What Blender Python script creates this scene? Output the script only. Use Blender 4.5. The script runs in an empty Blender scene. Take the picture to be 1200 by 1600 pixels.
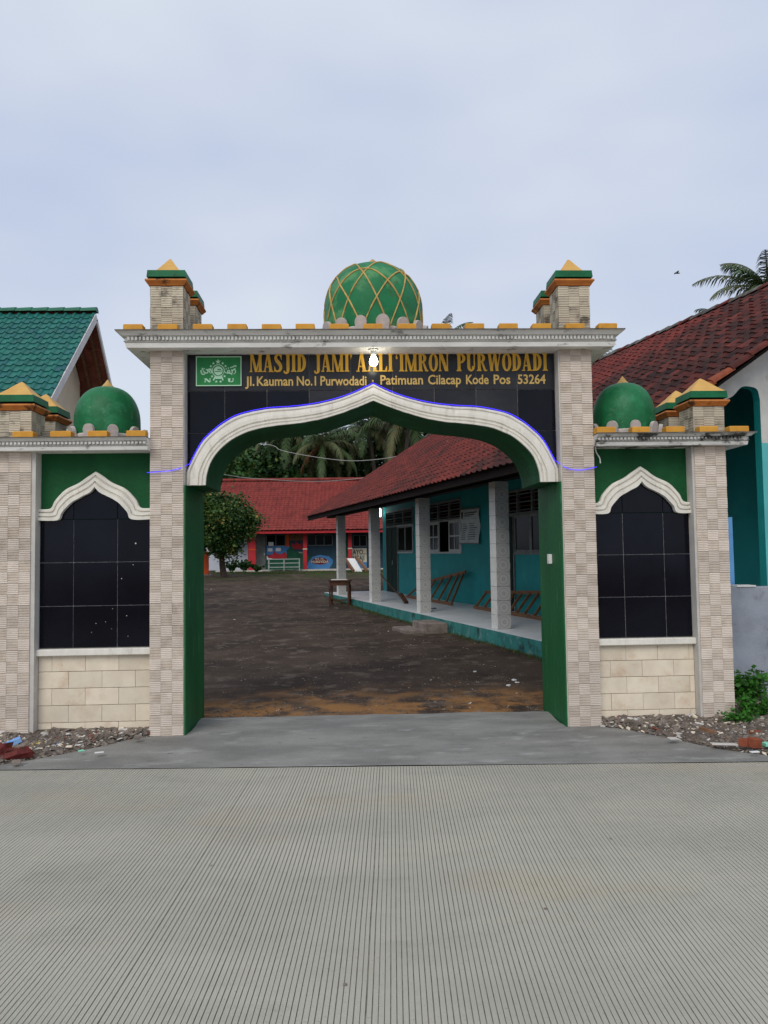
import bpy, bmesh, math, random
from mathutils import Matrix, Vector, Euler
random.seed(7)
R_ = math.radians
S = bpy.context.scene
C = S.collection

# ------------------------------------------------------------------ camera
ZC = 1.632
PITCH, YAW, ROLL = R_(3.0), R_(2.3), R_(0.8)
cp, sp, cy, sy = math.cos(PITCH), math.sin(PITCH), math.cos(YAW), math.sin(YAW)
FW = Vector((sy*cp, cy*cp, sp)); RT0 = Vector((cy, -sy, 0)); UP0 = RT0.cross(FW)
RT = math.cos(ROLL)*RT0 - math.sin(ROLL)*UP0
UP = math.sin(ROLL)*RT0 + math.cos(ROLL)*UP0
cam_d = bpy.data.cameras.new('camera'); cam = bpy.data.objects.new('camera', cam_d); C.objects.link(cam)
cam_d.sensor_fit = 'VERTICAL'; cam_d.sensor_height = 32.0; cam_d.lens = 24.0
cam_d.clip_start = 0.05; cam_d.clip_end = 3000
cam.matrix_world = Matrix(((RT.x, UP.x, -FW.x, 0), (RT.y, UP.y, -FW.y, 0), (RT.z, UP.z, -FW.z, ZC), (0, 0, 0, 1)))
S.camera = cam
S.render.resolution_x = 768; S.render.resolution_y = 1024
def project(p):
    d = Vector(p) - Vector((0, 0, ZC)); w = d.dot(FW)
    if w < .05: return None
    return 600 + 1200*d.dot(RT)/w, 800 - 1200*d.dot(UP)/w, w

# ------------------------------------------------------------------ light
SUN_EL, SUN_AZ = R_(42), R_(200)          # high thin light from behind the viewer, a little to the left
w = bpy.data.worlds.new('World'); S.world = w; w.use_nodes = True
nt = w.node_tree; nt.nodes.clear()
N = nt.nodes.new; L = nt.links.new
out = N('ShaderNodeOutputWorld'); bg = N('ShaderNodeBackground'); L(bg.outputs[0], out.inputs[0])
sky = N('ShaderNodeTexSky'); sky.sky_type = 'NISHITA'; sky.sun_disc = False
sky.sun_elevation = SUN_EL; sky.sun_rotation = SUN_AZ
tc = N('ShaderNodeTexCoord'); mp = N('ShaderNodeMapping'); mp.inputs['Scale'].default_value = (1, 1, 2.2)
L(tc.outputs['Generated'], mp.inputs[0])
nz = N('ShaderNodeTexNoise'); nz.inputs['Scale'].default_value = 2.1; nz.inputs['Detail'].default_value = 3; nz.inputs['Roughness'].default_value = .5
L(mp.outputs[0], nz.inputs['Vector'])
cr = N('ShaderNodeValToRGB'); cr.color_ramp.elements[0].position = .32; cr.color_ramp.elements[1].position = .70
cr.color_ramp.elements[0].color = (.560, .640, .825, 1); cr.color_ramp.elements[1].color = (.745, .805, .895, 1)
L(nz.outputs['Fac'], cr.inputs[0])
sc = N('ShaderNodeMix'); sc.data_type = 'RGBA'; sc.blend_type = 'MULTIPLY'; sc.inputs[0].default_value = 1
L(sky.outputs[0], sc.inputs[6]); sc.inputs[7].default_value = (.08, .08, .08, 1)
mx = N('ShaderNodeMix'); mx.data_type = 'RGBA'; mx.inputs[0].default_value = .92      # cloud sheet over the clear sky
L(sc.outputs[2], mx.inputs[6]); L(cr.outputs[0], mx.inputs[7]); L(mx.outputs[2], bg.inputs[0]); bg.inputs[1].default_value = 1.0
sd = bpy.data.lights.new('sun', 'SUN'); so = bpy.data.objects.new('sun', sd); C.objects.link(so)
sd.energy = 1.5; sd.angle = R_(35); sd.color = (1, .93, .82)
sdir = Vector((math.sin(SUN_AZ)*math.cos(SUN_EL), math.cos(SUN_AZ)*math.cos(SUN_EL), math.sin(SUN_EL)))
so.rotation_euler = (-sdir).to_track_quat('-Z', 'Y').to_euler(); so.location = (0, -10, 20)
S.view_settings.view_transform = 'Standard'; S.view_settings.look = 'None'
S.view_settings.exposure = 0.0; S.view_settings.gamma = 1; S.view_settings.use_curve_mapping = False

# ------------------------------------------------------------------ materials
def mat(name, c1, c2=None, scale=4, rough=.8, bump=0, bscale=60, stain=None, rnd=0, metal=0, spec=.18, emit=0, stretch=(1,1,1), detail=6, stain2=None, stain3=None, coat=0):
    m = bpy.data.materials.new(name); m.use_nodes = True
    t = m.node_tree; n = t.nodes; l = t.links; b = n['Principled BSDF']
    b.inputs['Roughness'].default_value = rough; b.inputs['Metallic'].default_value = metal
    b.inputs['Specular IOR Level'].default_value = spec
    if coat: b.inputs['Coat Weight'].default_value = coat; b.inputs['Coat Roughness'].default_value = .12
    co = n.new('ShaderNodeTexCoord'); oi = n.new('ShaderNodeObjectInfo')
    ad = n.new('ShaderNodeVectorMath'); ad.operation = 'MULTIPLY_ADD'
    l.new(oi.outputs['Random'], ad.inputs[0]); ad.inputs[1].default_value = (37.3, 91.7, 53.1) if rnd else (0, 0, 0)
    l.new(co.outputs['Object'], ad.inputs[2])
    mp = n.new('ShaderNodeMapping'); mp.inputs['Scale'].default_value = stretch; l.new(ad.outputs[0], mp.inputs[0])
    col = None
    rgb = n.new('ShaderNodeRGB'); rgb.outputs[0].default_value = (*c1, 1); col = rgb.outputs[0]
    def layer(col, c, s, lo, hi, amt, det):
        q = n.new('ShaderNodeTexNoise'); q.inputs['Scale'].default_value = s; q.inputs['Detail'].default_value = det; q.inputs['Roughness'].default_value = .62
        l.new(mp.outputs[0], q.inputs['Vector'])
        r = n.new('ShaderNodeMapRange'); r.inputs[1].default_value = lo; r.inputs[2].default_value = hi; r.inputs[4].default_value = amt; r.interpolation_type = 'SMOOTHSTEP'
        l.new(q.outputs['Fac'], r.inputs[0])
        x = n.new('ShaderNodeMix'); x.data_type = 'RGBA'; l.new(r.outputs[0], x.inputs[0]); l.new(col, x.inputs[6]); x.inputs[7].default_value = (*c, 1)
        return x.outputs[2]
    if c2: col = layer(col, c2, scale, .32, .68, 1, detail)
    if stain: col = layer(col, stain[0], stain[1], stain[2], stain[3], stain[4] if len(stain) > 4 else 1, 7)
    if stain2: col = layer(col, stain2[0], stain2[1], stain2[2], stain2[3], stain2[4] if len(stain2) > 4 else 1, 7)
    if stain3: col = layer(col, stain3[0], stain3[1], stain3[2], stain3[3], stain3[4], 4)
    if rnd:
        h = n.new('ShaderNodeHueSaturation'); mr = n.new('ShaderNodeMapRange'); mr.inputs[3].default_value = 1-rnd; mr.inputs[4].default_value = 1+rnd
        l.new(oi.outputs['Random'], mr.inputs[0]); l.new(mr.outputs[0], h.inputs['Value']); l.new(col, h.inputs['Color']); col = h.outputs[0]
    l.new(col, b.inputs['Base Color'])
    if emit:
        l.new(col, b.inputs['Emission Color']); b.inputs['Emission Strength'].default_value = emit
    if bump:
        q = n.new('ShaderNodeTexNoise'); q.inputs['Scale'].default_value = bscale; q.inputs['Detail'].default_value = 6
        l.new(co.outputs['Object'], q.inputs['Vector'])
        bp = n.new('ShaderNodeBump'); bp.inputs['Strength'].default_value = bump; bp.inputs['Distance'].default_value = .02
        l.new(q.outputs['Fac'], bp.inputs['Height']); l.new(bp.outputs[0], b.inputs['Normal'])
    return m
M = {}
M['road'] = mat('road_concrete', (.485,.462,.385), (.400,.384,.325), .8, .9, .5, 160, ((.47,.37,.235), .6, .50, .72, .6), stain2=((.24,.235,.20), 1.9, .54, .74, .3), stain3=((.20,.195,.16), 75, .60, .70, .55), stretch=(.6,1.25,1))
M['road_groove'] = mat('groove_dark', (.20,.19,.155), (.33,.315,.26), 14, .95)  # darker tone on the groove sides and floors
M['apron'] = mat('apron_cement', (.285,.278,.258), (.19,.187,.175), 1.3, .85, .4, 70, ((.37,.37,.35), 2.4, .54, .70, .75), stretch=(1,2.2,1), stain2=((.085,.085,.085), 7, .62, .72, .6), stain3=((.12,.118,.11), 60, .58, .68, .6))
M['yard'] = None
M['tile'] = mat('pillar_tile', (.76,.665,.575), (.69,.60,.52), 9, .75, .12, 200, ((.50,.42,.34), 3, .5, .75, .5), rnd=.11)
M['tile_rib'] = mat('pillar_tile_ribs', (.615,.530,.445), (.525,.450,.378), 12, .8, .15, 200, ((.38,.30,.235), 3, .5, .75, .5), rnd=.11)
M['tile_m'] = mat('mouldy_tile', (.66,.59,.46), (.57,.51,.40), 9, .75, .12, 200, ((.14,.12,.09), 6, .54, .70, .8), rnd=.12)
M['tile_rib_m'] = mat('mouldy_tile_ribs', (.52,.46,.36), (.43,.38,.30), 12, .8, .15, 200, ((.10,.085,.065), 6, .52, .68, .85), rnd=.12)
M['plaster'] = mat('pale_plaster', (.60,.575,.53), (.50,.48,.45), 5, .85, .12, 80)
M['white'] = mat('white_mould', (.80,.77,.69), (.70,.67,.60), 6, .7, .15, 40, ((.42,.39,.32), 7, .56, .72, .6), stretch=(2.2,1,.6), stain2=((.14,.125,.10), 12, .68, .76, .7))
M['cornice'] = mat('cornice_white', (.80,.79,.75), (.68,.67,.635), 5, .75, .12, 60, ((.10,.09,.075), 8, .57, .70, .75), stretch=(.7,1,1.6))
M['cornice_old'] = mat('cornice_moldy', (.68,.67,.64), (.52,.51,.49), 5, .75, .12, 60, ((.03,.03,.025), 6, .50, .60, .92), stretch=(.8,1,1.4))
M['slab_top'] = mat('weathered_slab', (.20,.19,.17), (.09,.085,.075), 6, .9, .3, 40)
M['stone'] = mat('beige_stone', (.79,.70,.555), (.70,.61,.48), 5, .7, .08, 120, ((.52,.34,.21), 3.5, .52, .74, .6), rnd=.08, stain2=((.33,.24,.16), 16, .66, .74, .5))
M['grout'] = mat('joint_mortar', (.40,.36,.30), (.30,.27,.23), 12, .9)
M['granite'] = mat('black_granite', (.0025,.003,.007), (.005,.0055,.011), 3, .12, 0, spec=.2, rnd=.25)
M['granite_d'] = mat('greyer_granite', (.020,.020,.024), (.034,.034,.038), 2.2, .22, 0, spec=.2, rnd=.2, stretch=(1,1,2))  # greyer tone for the slabs of the upper sign panel
M['grout_pale'] = mat('pale_joint', (.48,.48,.47), (.30,.30,.30), 14, .9)
M['green'] = mat('green_paint', (.008,.088,.027), (.006,.066,.020), 3, .65, .25, 25, ((.014,.130,.046), 2.6, .48, .72, .8), stretch=(1,1,.6), spec=.2, stain2=((.004,.045,.016), 5, .60, .74, .6))
M['jamb'] = mat('green_jamb_paint', (.009,.125,.036), (.007,.09,.027), 3, .5, .15, 25, ((.07,.25,.13), 9, .60, .72, .7), stretch=(1,1,.22), stain2=((.006,.06,.022), 4, .56, .70, .6))
M['dome'] = mat('green_dome', (.010,.175,.058), (.007,.115,.040), 5, .5, .2, 26, ((.035,.24,.11), 6.0, .52, .72, .7), stain2=((.15,.24,.13), 17, .60, .72, .6), spec=.3)
M['dome_old'] = mat('green_dome_weathered', (.020,.20,.080), (.012,.15,.055), 3, .5, .12, 25, ((.10,.29,.12), 3.4, .50, .64, .85), stain2=((.07,.085,.035), 9, .58, .70, .7))
M['cap'] = mat('green_cap', (.010,.150,.060), (.008,.10,.04), 5, .5, .15, 30, ((.02,.03,.02), 9, .62, .72, .6))
M['orange'] = mat('orange_ochre', (.68,.345,.05), (.58,.27,.04), 7, .6, .15, 40, ((.07,.04,.02), 14, .64, .74, .7), rnd=.06)
M['collar'] = mat('orange_collar', (.55,.20,.045), (.44,.14,.035), 7, .6, .15, 40, ((.03,.02,.015), 8, .52, .68, .9))
M['pyramid'] = mat('ochre_pyramid', (.68,.41,.12), (.60,.35,.10), 5, .6, .1, 40)
M['rope'] = mat('dome_cord', (.60,.42,.15), (.46,.27,.09), 12, .7)
M['petal'] = mat('dome_petal', (.62,.53,.49), (.42,.39,.36), 7, .8, .2, 40, ((.16,.20,.14), 9, .6, .72, .7))
M['gold'] = mat('gold_letter', (.72,.42,.055), (.62,.34,.04), 10, .45, 0)
M['gold2'] = mat('gold_letter_pale', (.66,.45,.15), (.60,.40,.12), 10, .5, 0)
M['sign_green'] = mat('emblem_green', (.030,.250,.075), (.024,.20,.06), 8, .5)
M['mint'] = mat('emblem_mint', (.52,.80,.58), None, rough=.5)
M['led'] = mat('blue_led', (.055,.035,1.0), None, rough=.4, emit=1.5)
M['bulb'] = mat('lit_bulb', (1,.96,.82), None, emit=15)
M['cfl'] = mat('lit_tube', (.80,1,.92), None, emit=6)
M['fix'] = mat('white_plastic', (.75,.75,.72), None, rough=.4)
M['cable'] = mat('grey_cable', (.42,.42,.40), None, rough=.6)
M['teal'] = mat('teal_wall', (.012,.275,.275), (.010,.225,.230), 1.5, .6, .1, 30, ((.03,.34,.32), 2, .55, .75, .6))
M['teal_base'] = mat('teal_plinth', (.045,.235,.21), (.03,.15,.14), 4, .8, .25, 30, ((.16,.27,.25), 6, .55, .68, .8), stain2=((.02,.03,.025), 3.2, .55, .7, .85))
M['aqua'] = mat('aqua_paint', (.13,.52,.52), (.11,.45,.46), 2, .7, .1)
M['floor_tile'] = mat('veranda_tile', (.66,.68,.70), (.58,.60,.62), 2, .35, 0, rnd=.05)
M['col'] = mat('column_tile', (.42,.415,.40), (.30,.30,.295), 26, .5, .08, 60, ((.55,.55,.53), 38, .56, .62, .7), rnd=.06)
M['colw'] = mat('column_white_tile', (.74,.74,.70), (.64,.64,.60), 14, .5, .05, 60, rnd=.06)
M['frame'] = mat('grey_window_frame', (.20,.21,.20), (.14,.15,.145), 8, .6)
M['frame_w'] = mat('pale_window_frame', (.50,.52,.50), (.38,.40,.39), 8, .6)
M['glass'] = mat('dark_glass', (.006,.007,.007), None, rough=.12, spec=.05)
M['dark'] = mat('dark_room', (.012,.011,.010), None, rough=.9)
M['door_g'] = mat('dark_green_door', (.010,.034,.023), (.007,.022,.016), 4, .6, spec=.08)
M['wood'] = mat('old_wood', (.24,.125,.065), (.14,.075,.042), 8, .75, .2, 50, stretch=(1,6,1), rnd=.12)
M['wood_d'] = mat('dark_wood', (.10,.045,.028), (.06,.03,.02), 8, .7, .2, 50)
M['eave_d'] = mat('eave_board_gap_shade', (.018,.010,.008), (.010,.007,.006), 5, .85)
M['rtile'] = mat('red_roof_tile', (.115,.026,.019), (.070,.018,.014), 2.6, .75, .3, 40, ((.030,.015,.013), 1.3, .42, .60, .9), rnd=.42, stain2=((.34,.085,.05), 4, .66, .76, .5))
M['rtile_s'] = mat('red_roof_tile_field', (.185,.031,.022), (.068,.017,.013), 3.5, .7, .2, 40, ((.040,.018,.016), .8, .5, .68, .75), stain2=((.36,.10,.06), 6, .62, .72, .6))
M['btile'] = mat('brick_red_tile', (.275,.048,.038), (.185,.034,.028), 5, .7, .15, 40, ((.40,.11,.085), 9, .56, .68, .6), stain2=((.13,.025,.022), 1.6, .48, .66, .7))
M['gtile'] = mat('green_glazed_tile', (.024,.175,.135), (.020,.125,.110), 1.2, .35, .1, 30, ((.02,.12,.15), .9, .5, .7, .6), rnd=.12)
M['ridge_g'] = mat('green_ridge', (.012,.165,.09), (.01,.12,.07), 3, .4)
M['rust_under'] = mat('tile_underside', (.34,.12,.08), (.22,.075,.05), 4, .9)
M['cream'] = mat('cream_wall', (.72,.63,.46), (.66,.57,.42), 2, .8, .05)
M['barge'] = mat('white_barge', (.72,.70,.68), (.62,.60,.58), 5, .6)
M['gable'] = mat('grey_gable', (.62,.61,.57), (.48,.475,.45), 2.5, .85, .15, 40, ((.26,.25,.23), 3.5, .58, .74, .7))
M['cwall'] = mat('raw_cement_wall', (.34,.37,.43), (.24,.265,.31), 2.2, .85, .2, 40, ((.15,.16,.18), 4, .56, .7, .75), stain2=((.48,.50,.53), 5, .64, .75, .5))
M['blue'] = mat('blue_board', (.16,.42,.78), (.14,.36,.68), 6, .5)
M['red'] = mat('red_paint', (.52,.035,.045), (.42,.03,.036), 4, .6)
M['orange_p'] = mat('orange_post_paint', (.66,.10,.025), (.55,.08,.02), 4, .6)
M['wallw'] = mat('bluish_white_wall', (.52,.55,.62), (.42,.45,.51), 2, .8, .05, 30, ((.25,.27,.28), 2, .6, .75, .6))
M['mural_n'] = mat('mural_navy', (.035,.075,.105), (.03,.06,.085), 3, .7)
M['mural_g'] = mat('mural_green', (.022,.115,.065), (.018,.085,.05), 3, .7)
M['mural_b'] = mat('mural_blue', (.08,.25,.52), (.065,.21,.45), 4, .7)
M['mural_w'] = mat('mural_cream', (.66,.62,.48), None, rough=.7)
M['maroon'] = mat('mural_maroon', (.16,.018,.022), None, rough=.7)
M['paper'] = mat('white_paper', (.72,.72,.70), None, rough=.8)
M['ink'] = mat('grey_ink', (.035,.042,.042), None, rough=.8)
M['banner'] = mat('banner_cloth', (.52,.57,.56), (.45,.50,.49), 4, .7)
M['bark'] = mat('tree_bark', (.075,.055,.04), (.045,.035,.028), 9, .9, .4, 30)
M['pbark'] = mat('palm_bark', (.13,.115,.095), (.075,.065,.055), 9, .9, .4, 20)
M['leaf1'] = mat('leaf_dark', (.022,.060,.016), (.014,.040,.012), .9, .55)
M['leaf2'] = mat('leaf_mid', (.040,.105,.022), (.028,.075,.018), .9, .5)
M['leaf3'] = mat('leaf_light', (.11,.155,.030), (.08,.13,.028), .9, .5)
M['leaf4'] = mat('leaf_pale', (.26,.20,.055), None, rough=.5)
M['frond'] = mat('palm_frond', (.065,.110,.036), (.045,.080,.030), .5, .45)
M['frond2'] = mat('palm_frond_olive', (.120,.135,.058), (.08,.095,.042), .5, .5)
M['frond_d'] = mat('palm_frond_dry', (.19,.095,.040), None, rough=.8)
M['weed'] = mat('weed_leaf', (.030,.130,.012), (.045,.17,.02), 3, .5)
M['grass'] = mat('yard_grass', (.050,.085,.020), (.075,.085,.03), 2, .8)
M['brick'] = mat('broken_brick', (.30,.085,.042), (.19,.055,.032), 8, .9, .3, 40)
M['shard'] = mat('rubble_mix', (.23,.19,.155), (.12,.10,.085), 5, .9, .2, 60, ((.42,.39,.33), 11, .58, .66, .9), stain2=((.26,.11,.07), 7, .6, .68, .8))
M['soil'] = mat('rubble_soil', (.155,.125,.10), (.095,.078,.065), 7, .95, .6, 60, ((.30,.27,.22), 22, .60, .68, .7))
M['stepst'] = mat('step_stone', (.27,.225,.195), (.15,.125,.11), 5, .9, .4, 40)
M['bag'] = mat('red_plastic_bag', (.16,.022,.020), (.06,.018,.014), 14, .5, .5, 30)
M['yel'] = mat('yellow_wrapper', (.75,.55,.03), None, rough=.45)
M['bluep'] = mat('blue_plastic', (.06,.27,.72), (.30,.50,.80), 14, .45)
M['mintp'] = mat('mint_plastic', (.25,.72,.50), None, rough=.4)

# ------------------------------------------------------------------ helpers
class MB:
    def __init__(s): s.v = []; s.f = []; s.m = []; s.mats = []
    def mi(s, m):
        if m not in s.mats: s.mats.append(m)
        return s.mats.index(m)
    def face(s, pts, m='plaster'):
        i = len(s.v); s.v += [tuple(p) for p in pts]; s.f.append(tuple(range(i, i+len(pts)))); s.m.append(s.mi(m))
    def mesh_(s, vs, fs, m='plaster'):
        i = len(s.v); s.v += [tuple(p) for p in vs]; k = s.mi(m)
        for f in fs: s.f.append(tuple(i+j for j in f)); s.m.append(k)
    def box(s, a, b, m='plaster', T=None, bev=0):
        x0, y0, z0 = a; x1, y1, z1 = b
        if bev:
            vs = []; fs = []
            for (zz, e) in ((z0, bev), (z0+bev, 0), (z1-bev, 0), (z1, bev)):
                vs += [(x0+e, y0+e, zz), (x1-e, y0+e, zz), (x1-e, y1-e, zz), (x0+e, y1-e, zz)]
            fs.append((3, 2, 1, 0)); fs.append((12, 13, 14, 15))
            for k in range(3):
                for q in range(4): fs.append((k*4+q, k*4+(q+1) % 4, k*4+4+(q+1) % 4, k*4+4+q))
        else:
            vs = [(x0,y0,z0),(x1,y0,z0),(x1,y1,z0),(x0,y1,z0),(x0,y0,z1),(x1,y0,z1),(x1,y1,z1),(x0,y1,z1)]
            fs = [(3,2,1,0),(4,5,6,7),(0,1,5,4),(1,2,6,5),(2,3,7,6),(3,0,4,7)]
        if T is not None: vs = [T @ Vector(v) for v in vs]
        s.mesh_(vs, fs, m)
    def bar(s, p, q, wx, wz=None, m='wood', up=(0,0,1)):
        p = Vector(p); q = Vector(q); d = (q-p).normalized(); u = Vector(up)
        if abs(d.dot(u)) > .95: u = Vector((0,1,0))
        a = d.cross(u).normalized(); b = a.cross(d).normalized(); wz = wz or wx
        a *= wx/2; b *= wz/2
        vs = [p-a-b, p+a-b, p+a+b, p-a+b, q-a-b, q+a-b, q+a+b, q-a+b]
        s.mesh_(vs, [(3,2,1,0),(4,5,6,7),(0,1,5,4),(1,2,6,5),(2,3,7,6),(3,0,4,7)], m)
    def tube(s, pts, r, m='cable', n=6, cap=True):
        pts = [Vector(p) for p in pts]; vs = []; fs = []; K = len(pts)
        rr = r if isinstance(r, (list, tuple)) else [r]*K
        ref = Vector((0, 0, 1))
        for i, p in enumerate(pts):
            d = (pts[min(i+1, K-1)] - pts[max(i-1, 0)]).normalized()
            if abs(d.dot(ref)) > .9: rf = Vector((1, 0, 0))
            else: rf = ref
            a = d.cross(rf).normalized(); b = a.cross(d).normalized()
            for j in range(n):
                t = 2*math.pi*j/n; vs.append(p + rr[i]*(math.cos(t)*a + math.sin(t)*b))
        for i in range(K-1):
            for j in range(n): fs.append((i*n+j, i*n+(j+1) % n, (i+1)*n+(j+1) % n, (i+1)*n+j))
        if cap: fs.append(tuple(reversed(range(n)))); fs.append(tuple(range((K-1)*n, K*n)))
        s.mesh_(vs, fs, m)
    def lathe(s, prof, c, m='dome', n=40):
        vs = []; fs = []
        for r, z in prof:
            for j in range(n):
                t = 2*math.pi*j/n; vs.append((c[0]+r*math.cos(t), c[1]+r*math.sin(t), c[2]+z))
        for i in range(len(prof)-1):
            for j in range(n): fs.append((i*n+j, i*n+(j+1) % n, (i+1)*n+(j+1) % n, (i+1)*n+j))
        fs.append(tuple(reversed(range(n)))); fs.append(tuple(range((len(prof)-1)*n, len(prof)*n)))
        s.mesh_(vs, fs, m)
    def prism(s, poly, y0, y1, m='gold'):
        """polygon in x,z extruded from y0 (front) to y1 (back)"""
        n = len(poly); vs = [(x, y0, z) for x, z in poly] + [(x, y1, z) for x, z in poly]
        fs = [tuple(range(n)), tuple(reversed(range(n, 2*n)))] + [((i+1) % n, i, n+i, n+(i+1) % n) for i in range(n)]
        s.mesh_(vs, fs, m)
    def data(s, name, smooth=False):
        me = bpy.data.meshes.new(name); me.from_pydata(s.v, [], s.f)
        for k in s.mats: me.materials.append(M[k])
        me.polygons.foreach_set('material_index', s.m)
        if smooth: me.polygons.foreach_set('use_smooth', [True]*len(me.polygons))
        me.update(); return me
    def build(s, name, parent=None, T=None, smooth=False, **k):
        return put(name, s.data(name, smooth), parent, T, **k)
def put(name, me, parent=None, T=None, label=None, cat=None, group=None, kind=None):
    o = bpy.data.objects.new(name, me); C.objects.link(o)
    o.matrix_basis = T if T is not None else Matrix.Identity(4)
    if parent is not None:
        o.parent = parent; o.matrix_parent_inverse = parent.matrix_basis.inverted()   # everything is laid out in world metres
    return tag(o, label, cat, group, kind)
def tag(o, label=None, cat=None, group=None, kind=None):
    if label: o['label'] = label
    if cat: o['category'] = cat
    if group: o['group'] = group
    if kind: o['kind'] = kind
    return o
def thing(name, loc, label, cat, group=None): return put(name, None, None, Matrix.Translation(loc), label, cat, group)
def struct(mb, name): return mb.build(name, kind='structure')
def spline(pts, n):
    out = []
    for i in range(len(pts)-1):
        p0 = pts[max(i-1, 0)]; p1 = pts[i]; p2 = pts[i+1]; p3 = pts[min(i+2, len(pts)-1)]
        for k in range(n):
            t = k/n; out.append(tuple(.5*(2*b+(c-a)*t+(2*a-5*b+4*c-d)*t*t+(3*b-a-3*c+d)*t**3) for a, b, c, d in zip(p0, p1, p2, p3)))
    out.append(tuple(pts[-1])); return out
def interp(curve, x):
    for (x0, z0), (x1, z1) in zip(curve, curve[1:]):
        if x0 <= x <= x1: return z0 + (z1-z0)*((x-x0)/(x1-x0) if x1 > x0 else 0)
    return curve[0][1] if x < curve[0][0] else curve[-1][1]
def at(px, py, Y):
    d = ((px-600)/1200)*RT - ((py-800)/1200)*UP + FW; d = d*(Y/d.y); return Vector((d.x, Y, d.z+ZC))
def rnd(a, b): return random.uniform(a, b)
from mathutils import noise as mnoise
def nz3(x, y, z=0): return mnoise.noise(Vector((x, y, z)))

# ================================================================== GROUND
def ground_z(x, y):
    if y < 7.4: return -.035
    t = min(max((y-18)/26, 0), 1); t = t*t*(3-2*t)
    b = -.035 + .030*min(max((y-7.4)/.5, 0), 1)
    return b + .59*t
def axis(spec):
    o = []
    for a, b, st in spec:
        n = max(1, round((b-a)/st)); o += [a+(b-a)*i/n for i in range(n)]
    return o + [spec[-1][1]]
gx = axis([(-500,-60,110),(-60,-14,4),(-14,-9,.8),(-9,6,.16),(6,14,.8),(14,60,4),(60,500,110)])
gy = axis([(-60,-6,6),(-6,5,2),(5,7.4,.4),(7.4,14,.11),(14,24,.2),(24,50,.5),(50,90,4),(90,900,100)])
gv = []; gf = []
for y in gy:
    for x in gx:
        z = ground_z(x, y)
        if y > 7.75 and y < 60: z += .016*nz3(x*1.3, y*1.3) + .011*nz3(x*5, y*5, 3)
        gv.append((x, y, z))
nxg = len(gx)
for j in range(len(gy)-1):
    for i in range(nxg-1): gf.append((j*nxg+i, j*nxg+i+1, (j+1)*nxg+i+1, (j+1)*nxg+i))
def yard_mat():
    m = bpy.data.materials.new('yard_ground'); m.use_nodes = True; t = m.node_tree; n = t.nodes; l = t.links; b = n['Principled BSDF']
    b.inputs['Roughness'].default_value = .9; b.inputs['Specular IOR Level'].default_value = .08
    co = n.new('ShaderNodeTexCoord')
    def noise(s, det=6, st=(1,1,1)):
        mp = n.new('ShaderNodeMapping'); mp.inputs['Scale'].default_value = st; l.new(co.outputs['Object'], mp.inputs[0])
        q = n.new('ShaderNodeTexNoise'); q.inputs['Scale'].default_value = s; q.inputs['Detail'].default_value = det; q.inputs['Roughness'].default_value = .65
        l.new(mp.outputs[0], q.inputs['Vector']); return q.outputs['Fac']
    def rng(v, lo, hi, a=0, c=1):
        r = n.new('ShaderNodeMapRange'); r.interpolation_type = 'SMOOTHSTEP'
        r.inputs[1].default_value = lo; r.inputs[2].default_value = hi; r.inputs[3].default_value = a; r.inputs[4].default_value = c
        l.new(v, r.inputs[0]); return r.outputs[0]
    def mix(f, a, c):
        x = n.new('ShaderNodeMix'); x.data_type = 'RGBA'; l.new(f, x.inputs[0])
        if isinstance(a, tuple): x.inputs[6].default_value = (*a, 1)
        else: l.new(a, x.inputs[6])
        x.inputs[7].default_value = (*c, 1); return x.outputs[2]
    def mul(a, c):
        x = n.new('ShaderNodeMath'); x.operation = 'MULTIPLY'; l.new(a, x.inputs[0]); l.new(c, x.inputs[1]); return x.outputs[0]
    def add(a, k):
        x = n.new('ShaderNodeMath'); x.operation = 'ADD'; l.new(a, x.inputs[0])
        if isinstance(k, float): x.inputs[1].default_value = k
        else: l.new(k, x.inputs[1])
        return x.outputs[0]
    sx = n.new('ShaderNodeSeparateXYZ'); l.new(co.outputs['Object'], sx.inputs[0])
    col = mix(rng(noise(.7), .35, .65), (.088,.063,.047), (.045,.033,.027))
    col = mix(rng(noise(2.6, 10, (1,.9,1)), .52, .64, 0, .85), col, (.145,.112,.088))       # worn gravelly patches
    col = mix(rng(noise(11, 9), .55, .66, 0, .7), col, (.036,.030,.027)); col = mix(rng(noise(34, 6), .60, .70, 0, .8), col, (.155,.128,.108))
    wob = noise(1.1, 5)
    w2 = n.new('ShaderNodeMath'); w2.operation = 'MULTIPLY'; w2.inputs[1].default_value = 3.2; l.new(wob, w2.inputs[0])
    near = rng(add(sx.outputs['Y'], w2.outputs[0]), 9.7, 11.3, 1, 0)
    col = mix(mul(near, rng(noise(1.9, 7), .40, .58, 0, .95)), col, (.31,.155,.058))       # laterite soil washed up against the apron
    far = mul(rng(sx.outputs['Y'], 33, 40), rng(noise(.6, 6), .40, .58))
    col = mix(far, col, (.050,.068,.022))                                                  # moss and short grass before the school
    l.new(col, b.inputs['Base Color'])
    bp = n.new('ShaderNodeBump'); bp.inputs['Strength'].default_value = .7; bp.inputs['Distance'].default_value = .03
    l.new(noise(26, 9), bp.inputs['Height']); l.new(bp.outputs[0], b.inputs['Normal'])
    return m
M['yard'] = yard_mat()
g = MB(); g.mesh_(gv, gf, 'yard'); struct(g, 'ground')

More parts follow.
